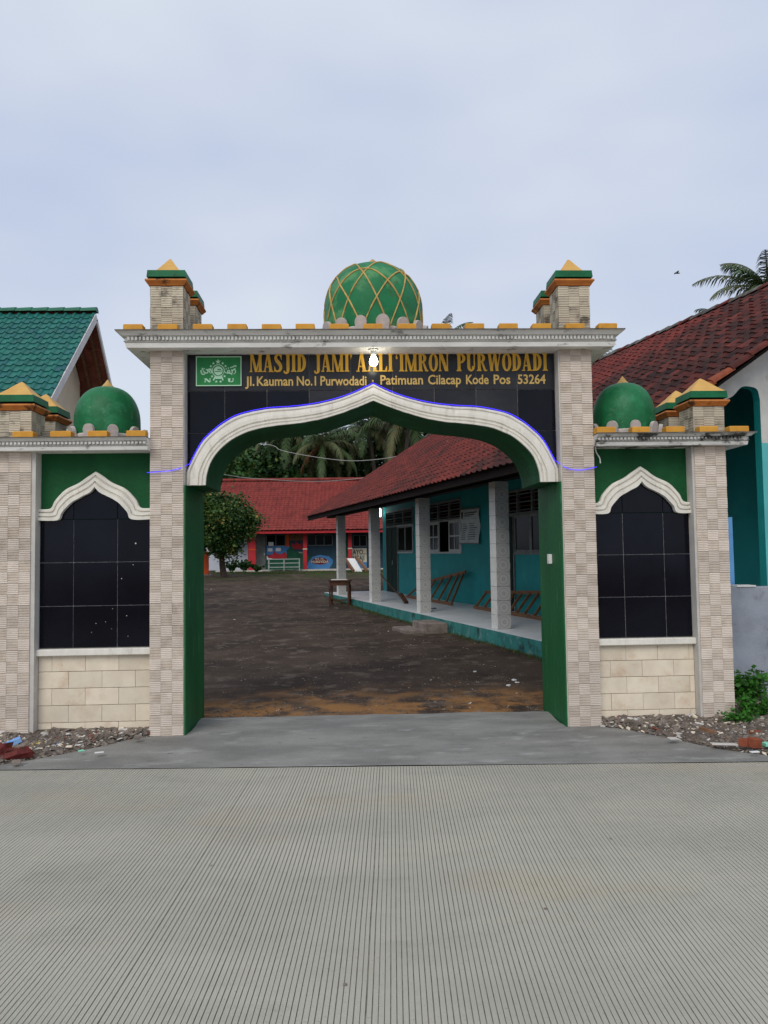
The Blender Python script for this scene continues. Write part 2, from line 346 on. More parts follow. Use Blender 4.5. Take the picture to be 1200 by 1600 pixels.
# road of tined concrete: real grooves, 25 mm apart, across the traffic
RA = R_(-2.9); RT_ = Matrix.Rotation(RA, 4, 'Z')
rm = MB(); EDGE = 5.955
xs = []; x = -9.0
while x < 9.0:
    p = .0222 + rnd(-.0006, .0006); gw = .0036 + rnd(-.0005, .0008)
    if random.random() < .006: gw += .003
    xs.append((x, p, gw, rnd(.0048, .0058))); x += p
ys = [-5, -2, 0, 1, 2, 2.5, 3, 3.5, 4, 4.5, 5, 5.5, EDGE]
def wav(i, j): return .0030*nz3(i*.09, j*1.1, 5) + .0006*nz3(i*1.7, j*2.3, 8)
for i, (x, p, gw, dp) in enumerate(xs):
    vs = []
    for j, y in enumerate(ys):
        o = wav(i, j); o2 = wav(i+1, j); yy = y + (.02*nz3(x*1.5, 9) if j == len(ys)-1 else 0)
        vs += [(x+o, yy, 0), (x+o+p-gw, yy, 0), (x+o+p-gw*.75, yy, -dp), (x+o+p-gw*.25, yy, -dp), (x+o2+p, yy, 0)]
    top = []; gr = []
    for j in range(len(ys)-1):
        for k in range(4):
            (top if k == 0 else gr).append((j*5+k, j*5+k+1, (j+1)*5+k+1, (j+1)*5+k))
    b0 = len(rm.v); rm.v += [tuple(RT_ @ Vector(v)) for v in vs]
    a, c = rm.mi('road'), rm.mi('road_groove')
    for f in top: rm.f.append(tuple(b0+q for q in f)); rm.m.append(a)
    for f in gr: rm.f.append(tuple(b0+q for q in f)); rm.m.append(c)
xe = xs[-1][0]+xs[-1][1]
for a, b in ((-60, -9.0), (xe, 60)): rm.face([RT_ @ Vector(v) for v in ((a,-5,0),(b,-5,0),(b,EDGE,0),(a,EDGE,0))], 'road')
rm.face([RT_ @ Vector(v) for v in ((-60,EDGE,0),(60,EDGE,0),(60,EDGE,-.1),(-60,EDGE,-.1))], 'road')
struct(rm, 'road')

# cement apron through the gate
def edge_y(x): return (EDGE + x*math.sin(RA))/math.cos(RA) if False else EDGE/math.cos(RA) + x*math.tan(RA)
am = MB()
left = spline([(-3.0,6.12),(-2.6,6.38),(-2.2,6.72),(-1.98,6.98),(-1.86,7.06),(-1.535,7.09),(-1.535,7.78)], 4)
right = spline([(3.45,5.80),(3.0,6.14),(2.72,6.50),(2.45,6.86),(2.28,7.06),(1.935,7.09),(1.935,7.74)], 4)
lo = [(p[0], p[1]) for p in left]; ro = [(p[0], p[1]) for p in right]
rows = len(lo); K = 24; av = []
for r in range(rows):
    for k in range(K+1):
        t = k/K; x = lo[r][0]*(1-t)+ro[r][0]*t; y = lo[r][1]*(1-t)+ro[r][1]*t
        if r == 0: y = edge_y(x) + .006
        if r == rows-1: y += .035*nz3(x*2.2, 1) + .02*nz3(x*7, 2)
        av.append((x, y, .004 + .004*nz3(x*1.4, y*1.4, 7) + .012*min(max((y-6.2)/1, 0), 1)))
af = [(r*(K+1)+k, r*(K+1)+k+1, (r+1)*(K+1)+k+1, (r+1)*(K+1)+k) for r in range(rows-1) for k in range(K)]
n0 = len(av); last = (rows-1)*(K+1)
for k in range(K+1): av.append((av[last+k][0], av[last+k][1]+.01, -.06))
af += [(last+k, last+k+1, n0+k+1, n0+k) for k in range(K)]
for side in (0, K):
    n1 = len(av)
    for r in range(rows):
        v = av[r*(K+1)+side]; av.append((v[0]+(-.02 if side == 0 else .02), v[1]+.01, -.06))
    for r in range(rows-1): af.append((r*(K+1)+side, (r+1)*(K+1)+side, n1+r+1, n1+r))
am.mesh_(av, af, 'apron'); struct(am, 'apron')

# ================================================================== GATE
XC = .2
Y0, Y1 = 7.05, 7.90
gate = thing('mosque_gate', (XC, 7.48, 0), 'beige tiled masonry gateway with ogee arch, green domes and corner turrets', 'gate')
# --- pillar tile: 3 x 2 checker of fine and coarse ribs, 0.30 x 0.20 m, shared mesh
def tile_mesh(flip, wdt=.30, hgt=.20, cols=3, ms=('tile','tile_rib')):
    b = MB(); cw = wdt/cols; chh = hgt/2; t = .010
    b.box((-wdt/2+.001, .006, .0022), (wdt/2-.001, .016, hgt-.0022), ms[1])
    for r in range(2):
        for c in range(cols):
            coarse = (r+c+flip) % 2; k = 4 if coarse else 6; x0 = -wdt/2 + c*cw + .0012; x1 = x0 + cw - .0012
            st = (chh-.002)/k; gp = .0085 if coarse else .0028; d = .0085 if coarse else .004
            f0 = .0 if not coarse else .0015
            for q in range(k):
                z0 = r*chh + .0016 + q*st; z1 = z0 + st - gp
                m = ms[1] if coarse else ms[0]
                e = min(.0015, gp*.4)
                b.face([(x0,f0,z0+e),(x1,f0,z0+e),(x1,f0,z1-e),(x0,f0,z1-e)], m)
                b.face([(x0,f0,z1-e),(x1,f0,z1-e),(x1,f0+d,z1),(x0,f0+d,z1)], m)
                b.face([(x0,f0+d,z0),(x1,f0+d,z0),(x1,f0,z0+e),(x0,f0,z0+e)], m)
    return b.data('tile')
TILES = [tile_mesh(0), tile_mesh(1), tile_mesh(1, ms=('tile_m','tile_rib_m'))]
def tile_face(parent, cx, yf, z0, z1, rot=0, ph=0, origin=None, scale=1.0):
    """stack of tiles up a face; rot turns the face about z (0 faces the road)"""
    z = z0; k = 0
    while z < z1 - .02:
        h = min(.2, z1-z); sz = h/.2
        T = Matrix.Translation((cx, yf, z)) @ Matrix.Rotation(rot, 4, 'Z') @ Matrix.Diagonal((scale, 1, sz, 1))
        put('tile', TILES[ph], parent, T); z += .2; k += 1
ZT = 3.51
def pillar(x0, x1, zt, inner, z_off=0.0):
    b = MB(); b.box((x0, Y0+.012, -.05), (x1, Y1, zt), 'plaster')
    o = b.build('pillar', gate)
    cx = (x0+x1)/2 + (-.012 if inner > 0 else .012)*1
    # front tiles leave a 2 cm plaster return on the inner side
    cx = x0+.152 if inner > 0 else x1-.152
    tile_face(o, cx, Y0, z_off, zt-.001, 0, 0)
    return o
PLo, PLi, PRi, PRo = XC-2.05, XC-1.74, XC+1.74, XC+2.055
pl = pillar(PLo, PLi, ZT, 1); pr = pillar(PRi, PRo, ZT, -1)
for s, o in ((1, pl), (-1, pr)):
    b = MB(); xj = PLi if s > 0 else PRi
    b.box((min(xj, xj+s*.014), Y0+.004, -.03), (max(xj, xj+s*.014), Y1+.01, 2.268), 'jamb'); b.build('jamb', o)
ZL = 2.585
OL0, OL1 = -3.215, -2.875
OR0, OR1 = 3.185, 3.508
ol = pillar(OL0, OL1, ZL, 1); orr = pillar(OR0, OR1, ZL, -1)

# --- main arch curves (x relative to the gate's axis)
oc = [(-1.735,2.40),(-1.667,2.54),(-1.59,2.675),(-1.49,2.775),(-1.374,2.863),(-1.238,2.928),(-1.0,2.979),(-.8,2.992),(-.605,3.012),(-.41,3.05),(-.206,3.114),(0,3.209)]
ic = [(-1.553,2.270),(-1.542,2.378),(-1.49,2.514),(-1.39,2.631),(-1.274,2.715),(-1.12,2.778),(-.903,2.818),(-.708,2.838),(-.506,2.872),(-.31,2.928),(-.15,2.985),(0,3.045)]
oc = spline(oc, 4); ic = spline(ic, 4)
def mirror(c): return c + [(-x, z) for x, z in reversed(c[:-1])]
oc2, ic2 = mirror(oc), mirror(ic)
core = MB(); yf, yb = 7.205, Y1-.01
bot = [(-1.74, 2.27)] + ic2 + [(1.74, 2.27)]
n = len(bot)
for (xa, za), (xb, zb) in zip(bot, bot[1:]):
    A = lambda x, y, z: (XC+x, y, z)
    if xb > xa + 1e-6:
        core.face([A(xa,yf,za), A(xb,yf,zb), A(xb,yf,ZT), A(xa,yf,ZT)], 'grout_pale')
        core.face([A(xb,yb,zb), A(xa,yb,za), A(xa,yb,ZT), A(xb,yb,ZT)], 'green')
    core.face([A(xa,yb,za), A(xb,yb,zb), A(xb,7.115,zb), A(xa,7.115,za)], 'green')
arch = core.build('arch_wall', gate)
# granite slabs clipped to the arch
gxs = [-1.738,-1.392,-.998,-.602,-.208,.186,.582,.980,1.378,1.738]; gzs = [2.37, 2.767, 3.162, 3.508]
gap = .0032
mid = [((a[0]+b[0])/2, (a[1]+b[1])/2) for a, b in zip(oc2, ic2)]
for i in range(len(gxs)-1):
    for j in range(3):
        xa, xb, za, zb = gxs[i]+gap, gxs[i+1]-gap, gzs[j]+gap, gzs[j+1]-gap
        top = zb; pts = []
        for k in range(13):
            x = xa+(xb-xa)*k/12; z = max(za, interp(mid, x)); pts.append((x, min(z, top)))
        if all(z >= top-.004 for x, z in pts): continue
        while len(pts) > 2 and pts[1][1] >= top-1e-6 and pts[0][1] >= top-1e-6: pts.pop(0)
        while len(pts) > 2 and pts[-2][1] >= top-1e-6 and pts[-1][1] >= top-1e-6: pts.pop()
        poly = [(XC+x, z) for x, z in pts]
        if pts[-1][1] < top-1e-6: poly.append((XC+pts[-1][0], top))
        if pts[0][1] < top-1e-6: poly.append((XC+pts[0][0], top))
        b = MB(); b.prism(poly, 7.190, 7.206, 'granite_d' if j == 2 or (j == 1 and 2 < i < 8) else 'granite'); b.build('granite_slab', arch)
# mouldings: profile (fraction from outer to inner edge, front y)
def moulding(outer, inner, x_c, prof, name, parent, m='white'):
    b = MB(); rows = []
    for (xo, zo), (xi, zi) in zip(outer, inner):
        jx = .0035*nz3(xo*7, zo*7, 4); jy = .003*nz3(xo*9, 3, zo*5)
        rows.append([(x_c+xo+(xi-xo)*t, y+(jy if y < 7.17 else 0), zo+(zi-zo)*t+jx+.002*nz3(xo*14, t*6)) for t, y in prof])
    for a, c in zip(rows, rows[1:]):
        for k in range(len(prof)-1): b.face([a[k], a[k+1], c[k+1], c[k]], m)
    for e in (rows[0], rows[-1]): b.face(e, m)
    return b.build(name, parent)
def resample(c, n):
    d = [0]
    for p, q in zip(c, c[1:]): d.append(d[-1] + math.dist(p, q))
    o = []
    for i in range(n+1):
        t = d[-1]*i/n
        for k in range(len(d)-1):
            if d[k] <= t+1e-9 and t <= d[k+1]+1e-9:
                f = (t-d[k])/max(d[k+1]-d[k], 1e-9); o.append(tuple(a+(b-a)*f for a, b in zip(c[k], c[k+1]))); break
    return o
PROF = [(0,7.192),(0,7.135),(.06,7.125),(.12,7.125),(.15,7.140),(.19,7.140),(.22,7.112),(.44,7.104),(.60,7.104),(.63,7.120),(.68,7.120),(.71,7.096),(.80,7.096),(.83,7.108),(.87,7.108),(.90,7.088),(1.0,7.088),(1.0,7.12)]
oL = [(-1.738, 2.272)] + oc; 
om = mirror(resample(oL, 56)); im = mirror(resample(ic, 56))
# keep the inner samples level with the outer ones near the foot
moulding(om, im, XC, PROF, 'arch_moulding', arch)
# --- cornices
def cornice(name, x0, x1, zb, layers, m, endl=True, endr=True, side=.07):
    b = MB(); rings = []
    for z, o in layers:
        rings.append(((x0-(o+side if endl else 0), Y0-o, zb+z), (x1+(o+side if endr else 0), Y0-o, zb+z), (x1+(o+side if endr else 0), Y1+o, zb+z), (x0-(o+side if endl else 0), Y1+o, zb+z)))
    b.face(list(reversed(rings[0])), m)
    for k, (a, c) in enumerate(zip(rings, rings[1:])):
        for q in range(4): b.face([a[q], a[(q+1) % 4], c[(q+1) % 4], c[q]], 'slab_top' if k >= len(rings)-2 else m)
    b.face(rings[-1], 'slab_top')
    o = b.build(name, gate)
    d = MB(); zd0 = zb + layers[4][0] + .006; zd1 = zb + layers[5][0] - .004; of = layers[4][1]
    xa = x0-(of+side if endl else 0); xb = x1+(of+side if endr else 0); x = xa+.01
    while x < xb-.03:
        d.box((x, Y0-of-.026, zd0), (x+.021, Y0-of+.004, zd1), m); x += .0345
    for s, xx, on in ((-1, xa, endl), (1, xb, endr)):
        if on:
            y = Y0-of+.01
            while y < Y1+of-.03: d.box((min(xx, xx+s*.022), y, zd0), (max(xx, xx+s*.022), y+.021, zd1), m); y += .0345
    d.build('dentils', o, kind='stuff')
    return o
LAY = [(0,.112),(.040,.120),(.046,.106),(.056,.134),(.060,.108),(.100,.112),(.104,.146),(.126,.166),(.132,.176),(.134,.190),(.146,.194)]
cor = cornice('cornice', PLo, PRo, ZT, LAY, 'cornice')
LAY2 = [(z*.78, o*.82) for z, o in LAY]
corl = cornice('side_cornice', OL0, PLo+.005, ZL, LAY2, 'cornice', True, False)
corr = cornice('side_cornice', PRo-.005, OR1, ZL, LAY2, 'cornice_old', False, True)
ZTOP = ZT+.146; ZLT = ZL+.146*.78
def merlon(x0, x1, y, z, parent):
    b = MB(); b.box((x0, y, z-.002), (x1, y+.10, z+.056), 'orange', bev=.006)
    b.build('merlon', parent, T=Matrix.Translation((rnd(-.004,.004), rnd(-.004,.004), 0)))
for k in range(15): merlon(-2.045+.3089*k, -2.045+.3089*k+.172, 6.885, ZTOP, cor)
for a, b_ in ((19,51),(78,110),(137,167),(197,227)): merlon(at(a,675,6.92).x, at(b_,675,6.92).x, 6.92, ZLT, corl)
for a, b_ in ((933,962),(988,1016),(1040,1069),(1092,1121),(1140,1170)): merlon(at(a,662,6.92).x, at(b_,662,6.92).x, 6.92, ZLT, corr)
for k in range(4):
    for s, xx in ((-1, PLo-.225), (1, PRo+.125)): 
        b = MB(); b.box((xx, 7.12+.26*k, ZTOP-.002), (xx+.10, 7.28+.26*k, ZTOP+.054), 'orange', bev=.006); b.build('merlon', cor)
# --- turrets
def frustum(b, cx, cy_, z0, z1, h0, h1, m):
    v = [(cx-h0,cy_-h0,z0),(cx+h0,cy_-h0,z0),(cx+h0,cy_+h0,z0),(cx-h0,cy_+h0,z0),(cx-h1,cy_-h1,z1),(cx+h1,cy_-h1,z1),(cx+h1,cy_+h1,z1),(cx-h1,cy_+h1,z1)]
    b.mesh_(v, [(3,2,1,0),(4,5,6,7),(0,1,5,4),(1,2,6,5),(2,3,7,6),(3,0,4,7)], m)
def turret(cx, cy_, zb, zt, wide=.0):
    b = MB(); b.box((cx-.138, cy_-.138, zb-.002), (cx+.138, cy_+.138, zt), 'plaster')
    o = b.build('turret', gate)
    H = .152
    for rot, dx, dy in ((0,0,-H),(math.pi/2,H,0),(-math.pi/2,-H,0),(math.pi,0,H)):
        z = zt; first = True
        while z > zb+.01:
            h = min(.2, z-zb); z -= h
            T = Matrix.Translation((cx+dx, cy_+dy, z)) @ Matrix.Rotation(rot, 4, 'Z') @ Matrix.Diagonal((1, 1, h/.2, 1))
            put('tile', TILES[2], o, T)
    b = MB(); frustum(b, cx, cy_, zt+.001, zt+.016, .162, .172, 'collar'); frustum(b, cx, cy_, zt+.0165, zt+.040, .172, .192, 'collar'); frustum(b, cx, cy_, zt+.0405, zt+.056, .192, .188, 'collar'); b.build('collar', o)
    b = MB(); frustum(b, cx, cy_, zt+.0565, zt+.078, .150, .150, 'eave_d'); frustum(b, cx, cy_, zt+.0785, zt+.142, .178, .172, 'cap'); b.build('cap_slab', o)  # near-black neck: the shadow gap under the cap is put into its colour
    b = MB(); pv = []
    prof = [(.165,0),(.118,.012),(.092,.050),(.066,.092),(.038,.140),(.012,.186),(.002,.196)] if not wide else [(.165,0),(.130,.036),(.095,.075),(.058,.120),(.022,.162),(.002,.180)]
    for (ra, za), (rb, zb_) in zip(prof, prof[1:]): frustum(b, cx, cy_, zt+.1425+za*.86, zt+.1425+zb_*.86-.0004, ra, rb, 'pyramid')
    b.build('pyramid_finial', o)
    return o
ZU = 4.118
for cx in (PLo+.152, PRo-.152):
    turret(cx, Y0+.152, ZTOP, ZU); turret(cx, 7.76, ZTOP, ZU)
ZLU = 2.70+.265
for cx in (OL0+.152, OR1-.152):
    turret(cx, Y0+.152, ZLT, ZLU, .01); turret(cx, 7.76, ZLT, ZLU, .01)
# --- domes
def dome_prof(r, h):
    p = [(r*.965, 0), (r*.985, h*.08), (r*.995, h*.18), (r, h*.30), (r*.995, h*.40)]
    for k in range(1, 15):
        a = math.pi/2*k/14; p.append((max(r*.995*math.cos(a)**.78, .002), h*.40 + h*.60*math.sin(a)**.98))
    return p
def dome_r(prof, z):
    for (r0, z0), (r1, z1) in zip(prof, prof[1:]):
        if z0 <= z <= z1: return r0+(r1-r0)*(z-z0)/(z1-z0)
    return prof[-1][0]
def dome(cx, r, zb, h, m, ribs=0, petals=12, ph=0):
    prof = dome_prof(r, h); b = MB(); b.lathe(prof, (cx, 7.50, zb-.002), m, 48); o = b.build('dome', gate, smooth=True)
    b = MB(); b.lathe([(.11*r/.48, -.01), (.05*r/.48, .035), (.02*r/.48, .062), (.003, .075)], (cx, 7.50, zb+h-.002), 'rope', 16); b.build('finial', o)
    for k in range(ribs):
        a0 = 2*math.pi*k/ribs + .28; pts = []
        for q in range(33):
            t = -1 + 2*q/32; v = (1-abs(t)**2.1)*(.93 if k % 2 else .80)
            z = h*(.02+v*.98) if v < .999 else h; rr = dome_r(prof, z)+.004; a = a0 + t*R_(62) + .03*nz3(k*7.7, t*3)
            pts.append((cx+rr*math.cos(a), 7.50+rr*math.sin(a), zb+z))
        b = MB(); b.tube(pts, [.0075+.0030*nz3(k*3.1, i*.6) for i in range(len(pts))], 'rope', 6); b.build('rib', o)
    for k in range(petals):
        a = 2*math.pi*(k+ph)/petals; pr_ = .062*(r/.48)**.5*rnd(.88,1.12); b = MB()
        ring = []
        for q in range(11):
            t = math.pi*q/10; ring.append((pr_*math.cos(t), pr_*1.15*math.sin(t)+.105))
        poly = [(pr_*.8, 0)] + ring + [(-pr_*.8, 0)]
        b.prism(poly, -.018, .018, 'petal')
        T = Matrix.Diagonal((1,1,1,1)) @ Matrix.Translation((cx+(r*.965+.03)*math.cos(a), 7.50+(r*.965+.03)*math.sin(a), zb)) @ Matrix.Rotation(a+math.pi/2, 4, 'Z') @ Matrix.Rotation(R_(10), 4, 'X')
        b.build('petal', o, T=T)
    b = MB(); b.lathe([(r*.965+.015, 0), (r*.965+.02, .075), (r*.965, .10)], (cx, 7.50, zb-.001), 'petal', 40); b.build('petal_band', o)
    return o
dome(XC+.022, .484, ZTOP, .818, 'dome_old', 12, 16, .35)
dome(-2.372, .308, ZLT, .575, 'dome', 0, 10, .2)
dome(2.705, .303, ZLT, .585, 'dome', 0, 10, .45)
# --- side bays
so_ = [(-.52,2.072),(-.41,2.074),(-.365,2.150),(-.275,2.246),(-.15,2.309),(-.07,2.367),(0,2.412)]
si_ = [(-.52,1.966),(-.335,1.966),(-.295,2.035),(-.215,2.122),(-.125,2.176),(-.045,2.218),(0,2.268)]
def densify(c, k=5): return spline(c, k)
SPROF = [(0,7.192),(0,7.150),(.10,7.142),(.22,7.142),(.26,7.160),(.33,7.160),(.37,7.130),(.60,7.128),(.64,7.146),(.70,7.146),(.74,7.118),(1,7.118),(1,7.178)]
def bay(cx, x0, x1, joints, first_off):
    b = MB(); b.box((x0, 7.190, -.05), (x1, 7.80, ZL), 'green'); wall = b.build('side_wall', gate)
    so, si = mirror(densify(so_)), mirror(densify(si_))
    hw = min(cx-x0, x1-cx)
    so = [(max(-hw, min(hw, x)), z) for x, z in so]; si = [(max(-hw, min(hw, x)), z) for x, z in si]
    moulding(so, si, cx, SPROF, 'niche_moulding', wall)
    b = MB(); b.box((x0+.001, 7.178, .80), (x1-.001, 7.192, 1.966), 'grout_pale'); b.build('grout', wall)
    xs_ = [x0+.002]+joints+[x1-.002]; zs_ = [.80, 1.180, 1.578, 1.972, 2.30]
    mid_ = [((a[0]+c[0])/2, (a[1]+c[1])/2) for a, c in zip(so, si)]
    for i in range(3):
        for j in range(4):
            xa, xb = xs_[i]+.0032, xs_[i+1]-.0032; za, zb = zs_[j]+.0032, zs_[j+1]-.0032
            if j < 3: poly = [(xa,za),(xb,za),(xb,zb),(xa,zb)]
            else:
                xa = max(xa, cx-.36); xb = min(xb, cx+.36)
                poly = [(xa,za),(xb,za)] + [(xb+(xa-xb)*k/12, max(za+.001, interp(mid_, xb+(xa-xb)*k/12-cx))) for k in range(13)]
            b = MB(); b.prism(poly, 7.168, 7.1785 if j < 3 else 7.191, 'granite'); b.build('granite_slab', wall)
    b = MB(); b.box((x0+.001, 7.105, .735), (x1-.001, 7.20, .795), 'white', bev=.006); b.build('sill', wall)
    # stone cladding under the sill
    b = MB(); b.box((x0+.001, 7.176, -.04), (x1-.001, 7.19, .734), 'grout'); b.build('grout', wall)
    rz = [.734, .588, .436, .283, .130, -.022]
    for r in range(5):
        z1_, z0_ = rz[r]-.0022, rz[r+1]+.0022; x = x0+.002 - ((first_off+.15*(r % 2)) % .30)
        while x < x1:
            a, c = max(x, x0+.002)+.0016, min(x+.30, x1-.002)-.0016
            if c-a > .02:
                b = MB(); f = 7.160+rnd(-.002, .002); b.box((a, f, z0_), (c, 7.177, z1_), 'stone', bev=.002); b.build('stone_tile', wall)
            x += .30
    return wall
wl = bay(-2.368, OL1, PLo, [-2.570, -2.172], .18)
bay(2.725, PRo, OR0, [2.546, 2.936], .02)

for px, py in ((212,849),(208,882.5),(190,904),(176,951),(198,962),(165,971.5),(150,974),(174.5,982.5),(143,988),(200,994)):
    q = at(px, py, 7.167); b = MB(); r_ = rnd(.0028,.0045) if px != 212 else .008
    b.prism([(q.x+r_*math.cos(k*1.05)*rnd(.8,1.1), q.z+r_*math.sin(k*1.05)*rnd(.8,1.1)) for k in range(6)], 7.1665, 7.169, 'plaster'); b.build('paint_speck', wl)
# --- lettering: bold condensed serif capitals cut as strokes
def arc(cx, cy_, ro, so__, ri, si__, a0, a1, n=18):
    o = [(cx+ro*math.cos(R_(a0+(a1-a0)*k/n)), cy_+so__*math.sin(R_(a0+(a1-a0)*k/n))) for k in range(n+1)]
    i = [(cx+ri*math.cos(R_(a0+(a1-a0)*k/n)), cy_+si__*math.sin(R_(a0+(a1-a0)*k/n))) for k in range(n+1)]
    return ('strip', o, i)
def rect(a, b, c, d): return ('poly', [(a,b),(c,b),(c,d),(a,d)])
def stem(x, w, y0=0, y1=1, sl=.07, sr=.07, bot=True, top=True):
    o = [rect(x, y0, x+w, y1)]
    if top: o.append(('poly', [(x-sl, y1), (x-sl, y1-.045), (x, y1-.10), (x+w, y1-.10), (x+w+sr, y1-.045), (x+w+sr, y1)]))
    if bot: o.append(('poly', [(x-sl, y0), (x+w+sr, y0), (x+w+sr, y0+.045), (x+w, y0+.10), (x, y0+.10), (x-sl, y0+.045)]))
    return o
def diag(x0, x1, w, y0=0, y1=1): return ('poly', [(x0, y0), (x0+w, y0), (x1+w, y1), (x1, y1)])
def serif(x0, x1, y, up): return rect(x0, y if up else y-.06, x1, y+.06 if up else y)
def stroke(pts):
    pts = spline(pts, 5); o = []; i = []
    for k, (x, y, wd) in enumerate(pts):
        a = pts[max(k-1, 0)]; b = pts[min(k+1, len(pts)-1)]; dx, dy = b[0]-a[0], b[1]-a[1]; q = math.hypot(dx, dy) or 1
        o.append((x-dy/q*wd/2, y+dx/q*wd/2)); i.append((x+dy/q*wd/2, y-dx/q*wd/2))
    return ('strip', o, i)
GL = {
 'I': (stem(.07,.20), .34),
 'L': (stem(.07,.20,sr=.05) + [rect(.20,0,.56,.07), ('poly', [(.50,.0),(.58,0),(.58,.30),(.55,.30),(.42,.06)])], .60),
 'M': (stem(.06,.08,sl=.06,sr=.04,top=False) + stem(.60,.19,sl=.05,sr=.06) + [diag(.36,.06,.17), diag(.40,.66,.09), rect(0,.94,.2,1)], .86),
 'A': ([diag(.06,.24,.08), diag(.42,.22,.20), rect(.16,.26,.46,.33), serif(-.01,.20,0,True), serif(.36,.68,0,True)], .67),
 'S': ([stroke([(.50,.74,.05),(.42,.93,.10),(.27,.955,.09),(.13,.84,.17),(.17,.66,.20),(.33,.50,.22),(.45,.32,.20),(.42,.13,.17),(.27,.045,.09),(.12,.08,.10),(.04,.27,.05)]), ('poly',[(.46,.98),(.52,.98),(.52,.68),(.48,.68),(.44,.86)]), ('poly',[(.02,.02),(.08,.02),(.12,.14),(.06,.32),(.02,.32)])], .60),
 'J': (stem(.20,.20,y0=.12,bot=False) + [stroke([(.30,.16,.20),(.28,.02,.17),(.18,-.06,.10),(.07,-.02,.10),(.05,.07,.10)])], .47),
 'D': (stem(.07,.20,sr=0) + [arc(.22,.5,.40,.5,.18,.425,-90,90)], .65),
 'O': ([arc(.31,.5,.31,.515,.115,.42,0,360,32)], .62),
 'R': (stem(.07,.20,sr=.05) + [arc(.24,.735,.33,.265,.13,.19,-90,90), ('poly', [(.30,.50),(.44,.48),(.62,.06),(.70,.06),(.70,0),(.50,0)])], .70),
 'P': (stem(.07,.20,sr=.06) + [arc(.24,.72,.36,.28,.16,.20,-90,90)], .62),
 'U': (stem(.06,.20,y0=.28,bot=False,sl=.06) + stem(.50,.08,y0=.28,bot=False,sl=.06,sr=.06) + [arc(.32,.29,.26,.305,.06,.21,180,360)], .66),
 'N': (stem(.06,.08,sl=.06,sr=.05,top=False) + stem(.56,.08,sl=.05,sr=.06,bot=False) + [diag(.44,.04,.22), rect(0,.94,.16,1)], .70),
 'W': ([diag(.18,.03,.19), diag(.24,.42,.08), diag(.54,.39,.19), diag(.60,.80,.07), serif(-.02,.27,1,False), serif(.35,.60,1,False), serif(.74,.94,1,False)], .94),
 "'": ([('poly', [(.03,.98),(.13,.98),(.15,.86),(.06,.70),(.03,.71),(.08,.84),(.02,.88)])], .20),
 "`": ([('poly', [(.13,.70),(.03,.70),(.01,.82),(.10,.99),(.13,.98),(.08,.84),(.14,.80)])], .20),
}
def glyph_mesh(ch, sx, sz, yd, m, y=0, depth=.008):
    b = MB(); 
    for q, pc in enumerate(GL[ch][0]):
        f = -depth - q*.0003
        if pc[0] == 'poly': b.prism([(x*sx, z*sz) for x, z in pc[1]], f, 0, m)
        else:
            _, o, i = pc
            for k in range(len(o)-1): 
                P4 = [(o[k][0]*sx,o[k][1]*sz),(o[k+1][0]*sx,o[k+1][1]*sz),(i[k+1][0]*sx,i[k+1][1]*sz),(i[k][0]*sx,i[k][1]*sz)]
                b.face([(x, f, z) for x, z in P4], m)
                for e in (0, 2): b.face([(P4[e][0],f,P4[e][1]),(P4[e+1][0],f,P4[e+1][1]),(P4[e+1][0],0,P4[e+1][1]),(P4[e][0],0,P4[e][1])], m)
    return b
def title(word, x0, x1, zb, h):
    sp_ = .035; tot = sum(GL[c][1] for c in word) + sp_*(len(word)-1); sx = (x1-x0)/tot; x = x0
    for c in word:
        b = glyph_mesh(c, sx, h, 0, 'gold'); b.build('letter', arch, T=Matrix.Translation((x, 7.1897, zb)))
        x += (GL[c][1]+sp_)*sx
for wd, a, b_ in (('MASJID',-.957,-.423),("JAMI'",-.353,.012),('AALI',.048,.394),("`IMRON",.418,.925),('PURWODADI',.998,1.872)):
    title(wd, a, b_, 3.340, .172)
def words(text, x0, x1, zb, h, y, m, parent, name='word', bold=.018, T=None, capscale=True, sink=.004):
    """built-in sans lettering as real mesh, fitted to a measured width and cap height"""
    cu = bpy.data.curves.new(name, 'FONT'); cu.body = text; cu.size = 1; cu.extrude = .01; cu.offset = bold; cu.resolution_u = 3
    tmp = bpy.data.objects.new('tmp', cu); C.objects.link(tmp); bpy.context.view_layer.update()
    me = bpy.data.meshes.new_from_object(tmp.evaluated_get(bpy.context.evaluated_depsgraph_get()))
    bpy.data.objects.remove(tmp); bpy.data.curves.remove(cu)
    xsv = [v.co.x for v in me.vertices]; ax, bx_ = min(xsv), max(xsv); k = (x1-x0)/(bx_-ax); kz = h/.70
    for v in me.vertices:
        x, yy, z = v.co; v.co = (x0+(x-ax)*k, y - (z+.01)*.2, zb+yy*kz)
    me.materials.clear(); me.materials.append(M[m]); me.polygons.foreach_set('material_index', [0]*len(me.polygons)); me.update(); me.name = name
    return put(name, me, parent, T)
def pxw(a): return -.999 + (a-383.75)*.006036
for t, a, b_ in (('Jl.',375,432),('Kauman',447,672),('No.1',695,815),('Purwodadi',842,1130)):
    words(t, pxw(290+a/4), pxw(290+b_/4), 3.212, .088, 7.1897, 'gold2', arch)
for t, a, b_ in (('Patimuan',57,325),('Cilacap',357,565),('Kode',597,740),('Pos',772,878),('53264',925,1103)):
    words(t, pxw(580+a/4), pxw(580+b_/4), 3.218, .088, 7.1897, 'gold2', arch)
b = MB(); b.box((.193,7.186,3.245),(.207,7.191,3.259),'gold2'); b.build('letter', arch)
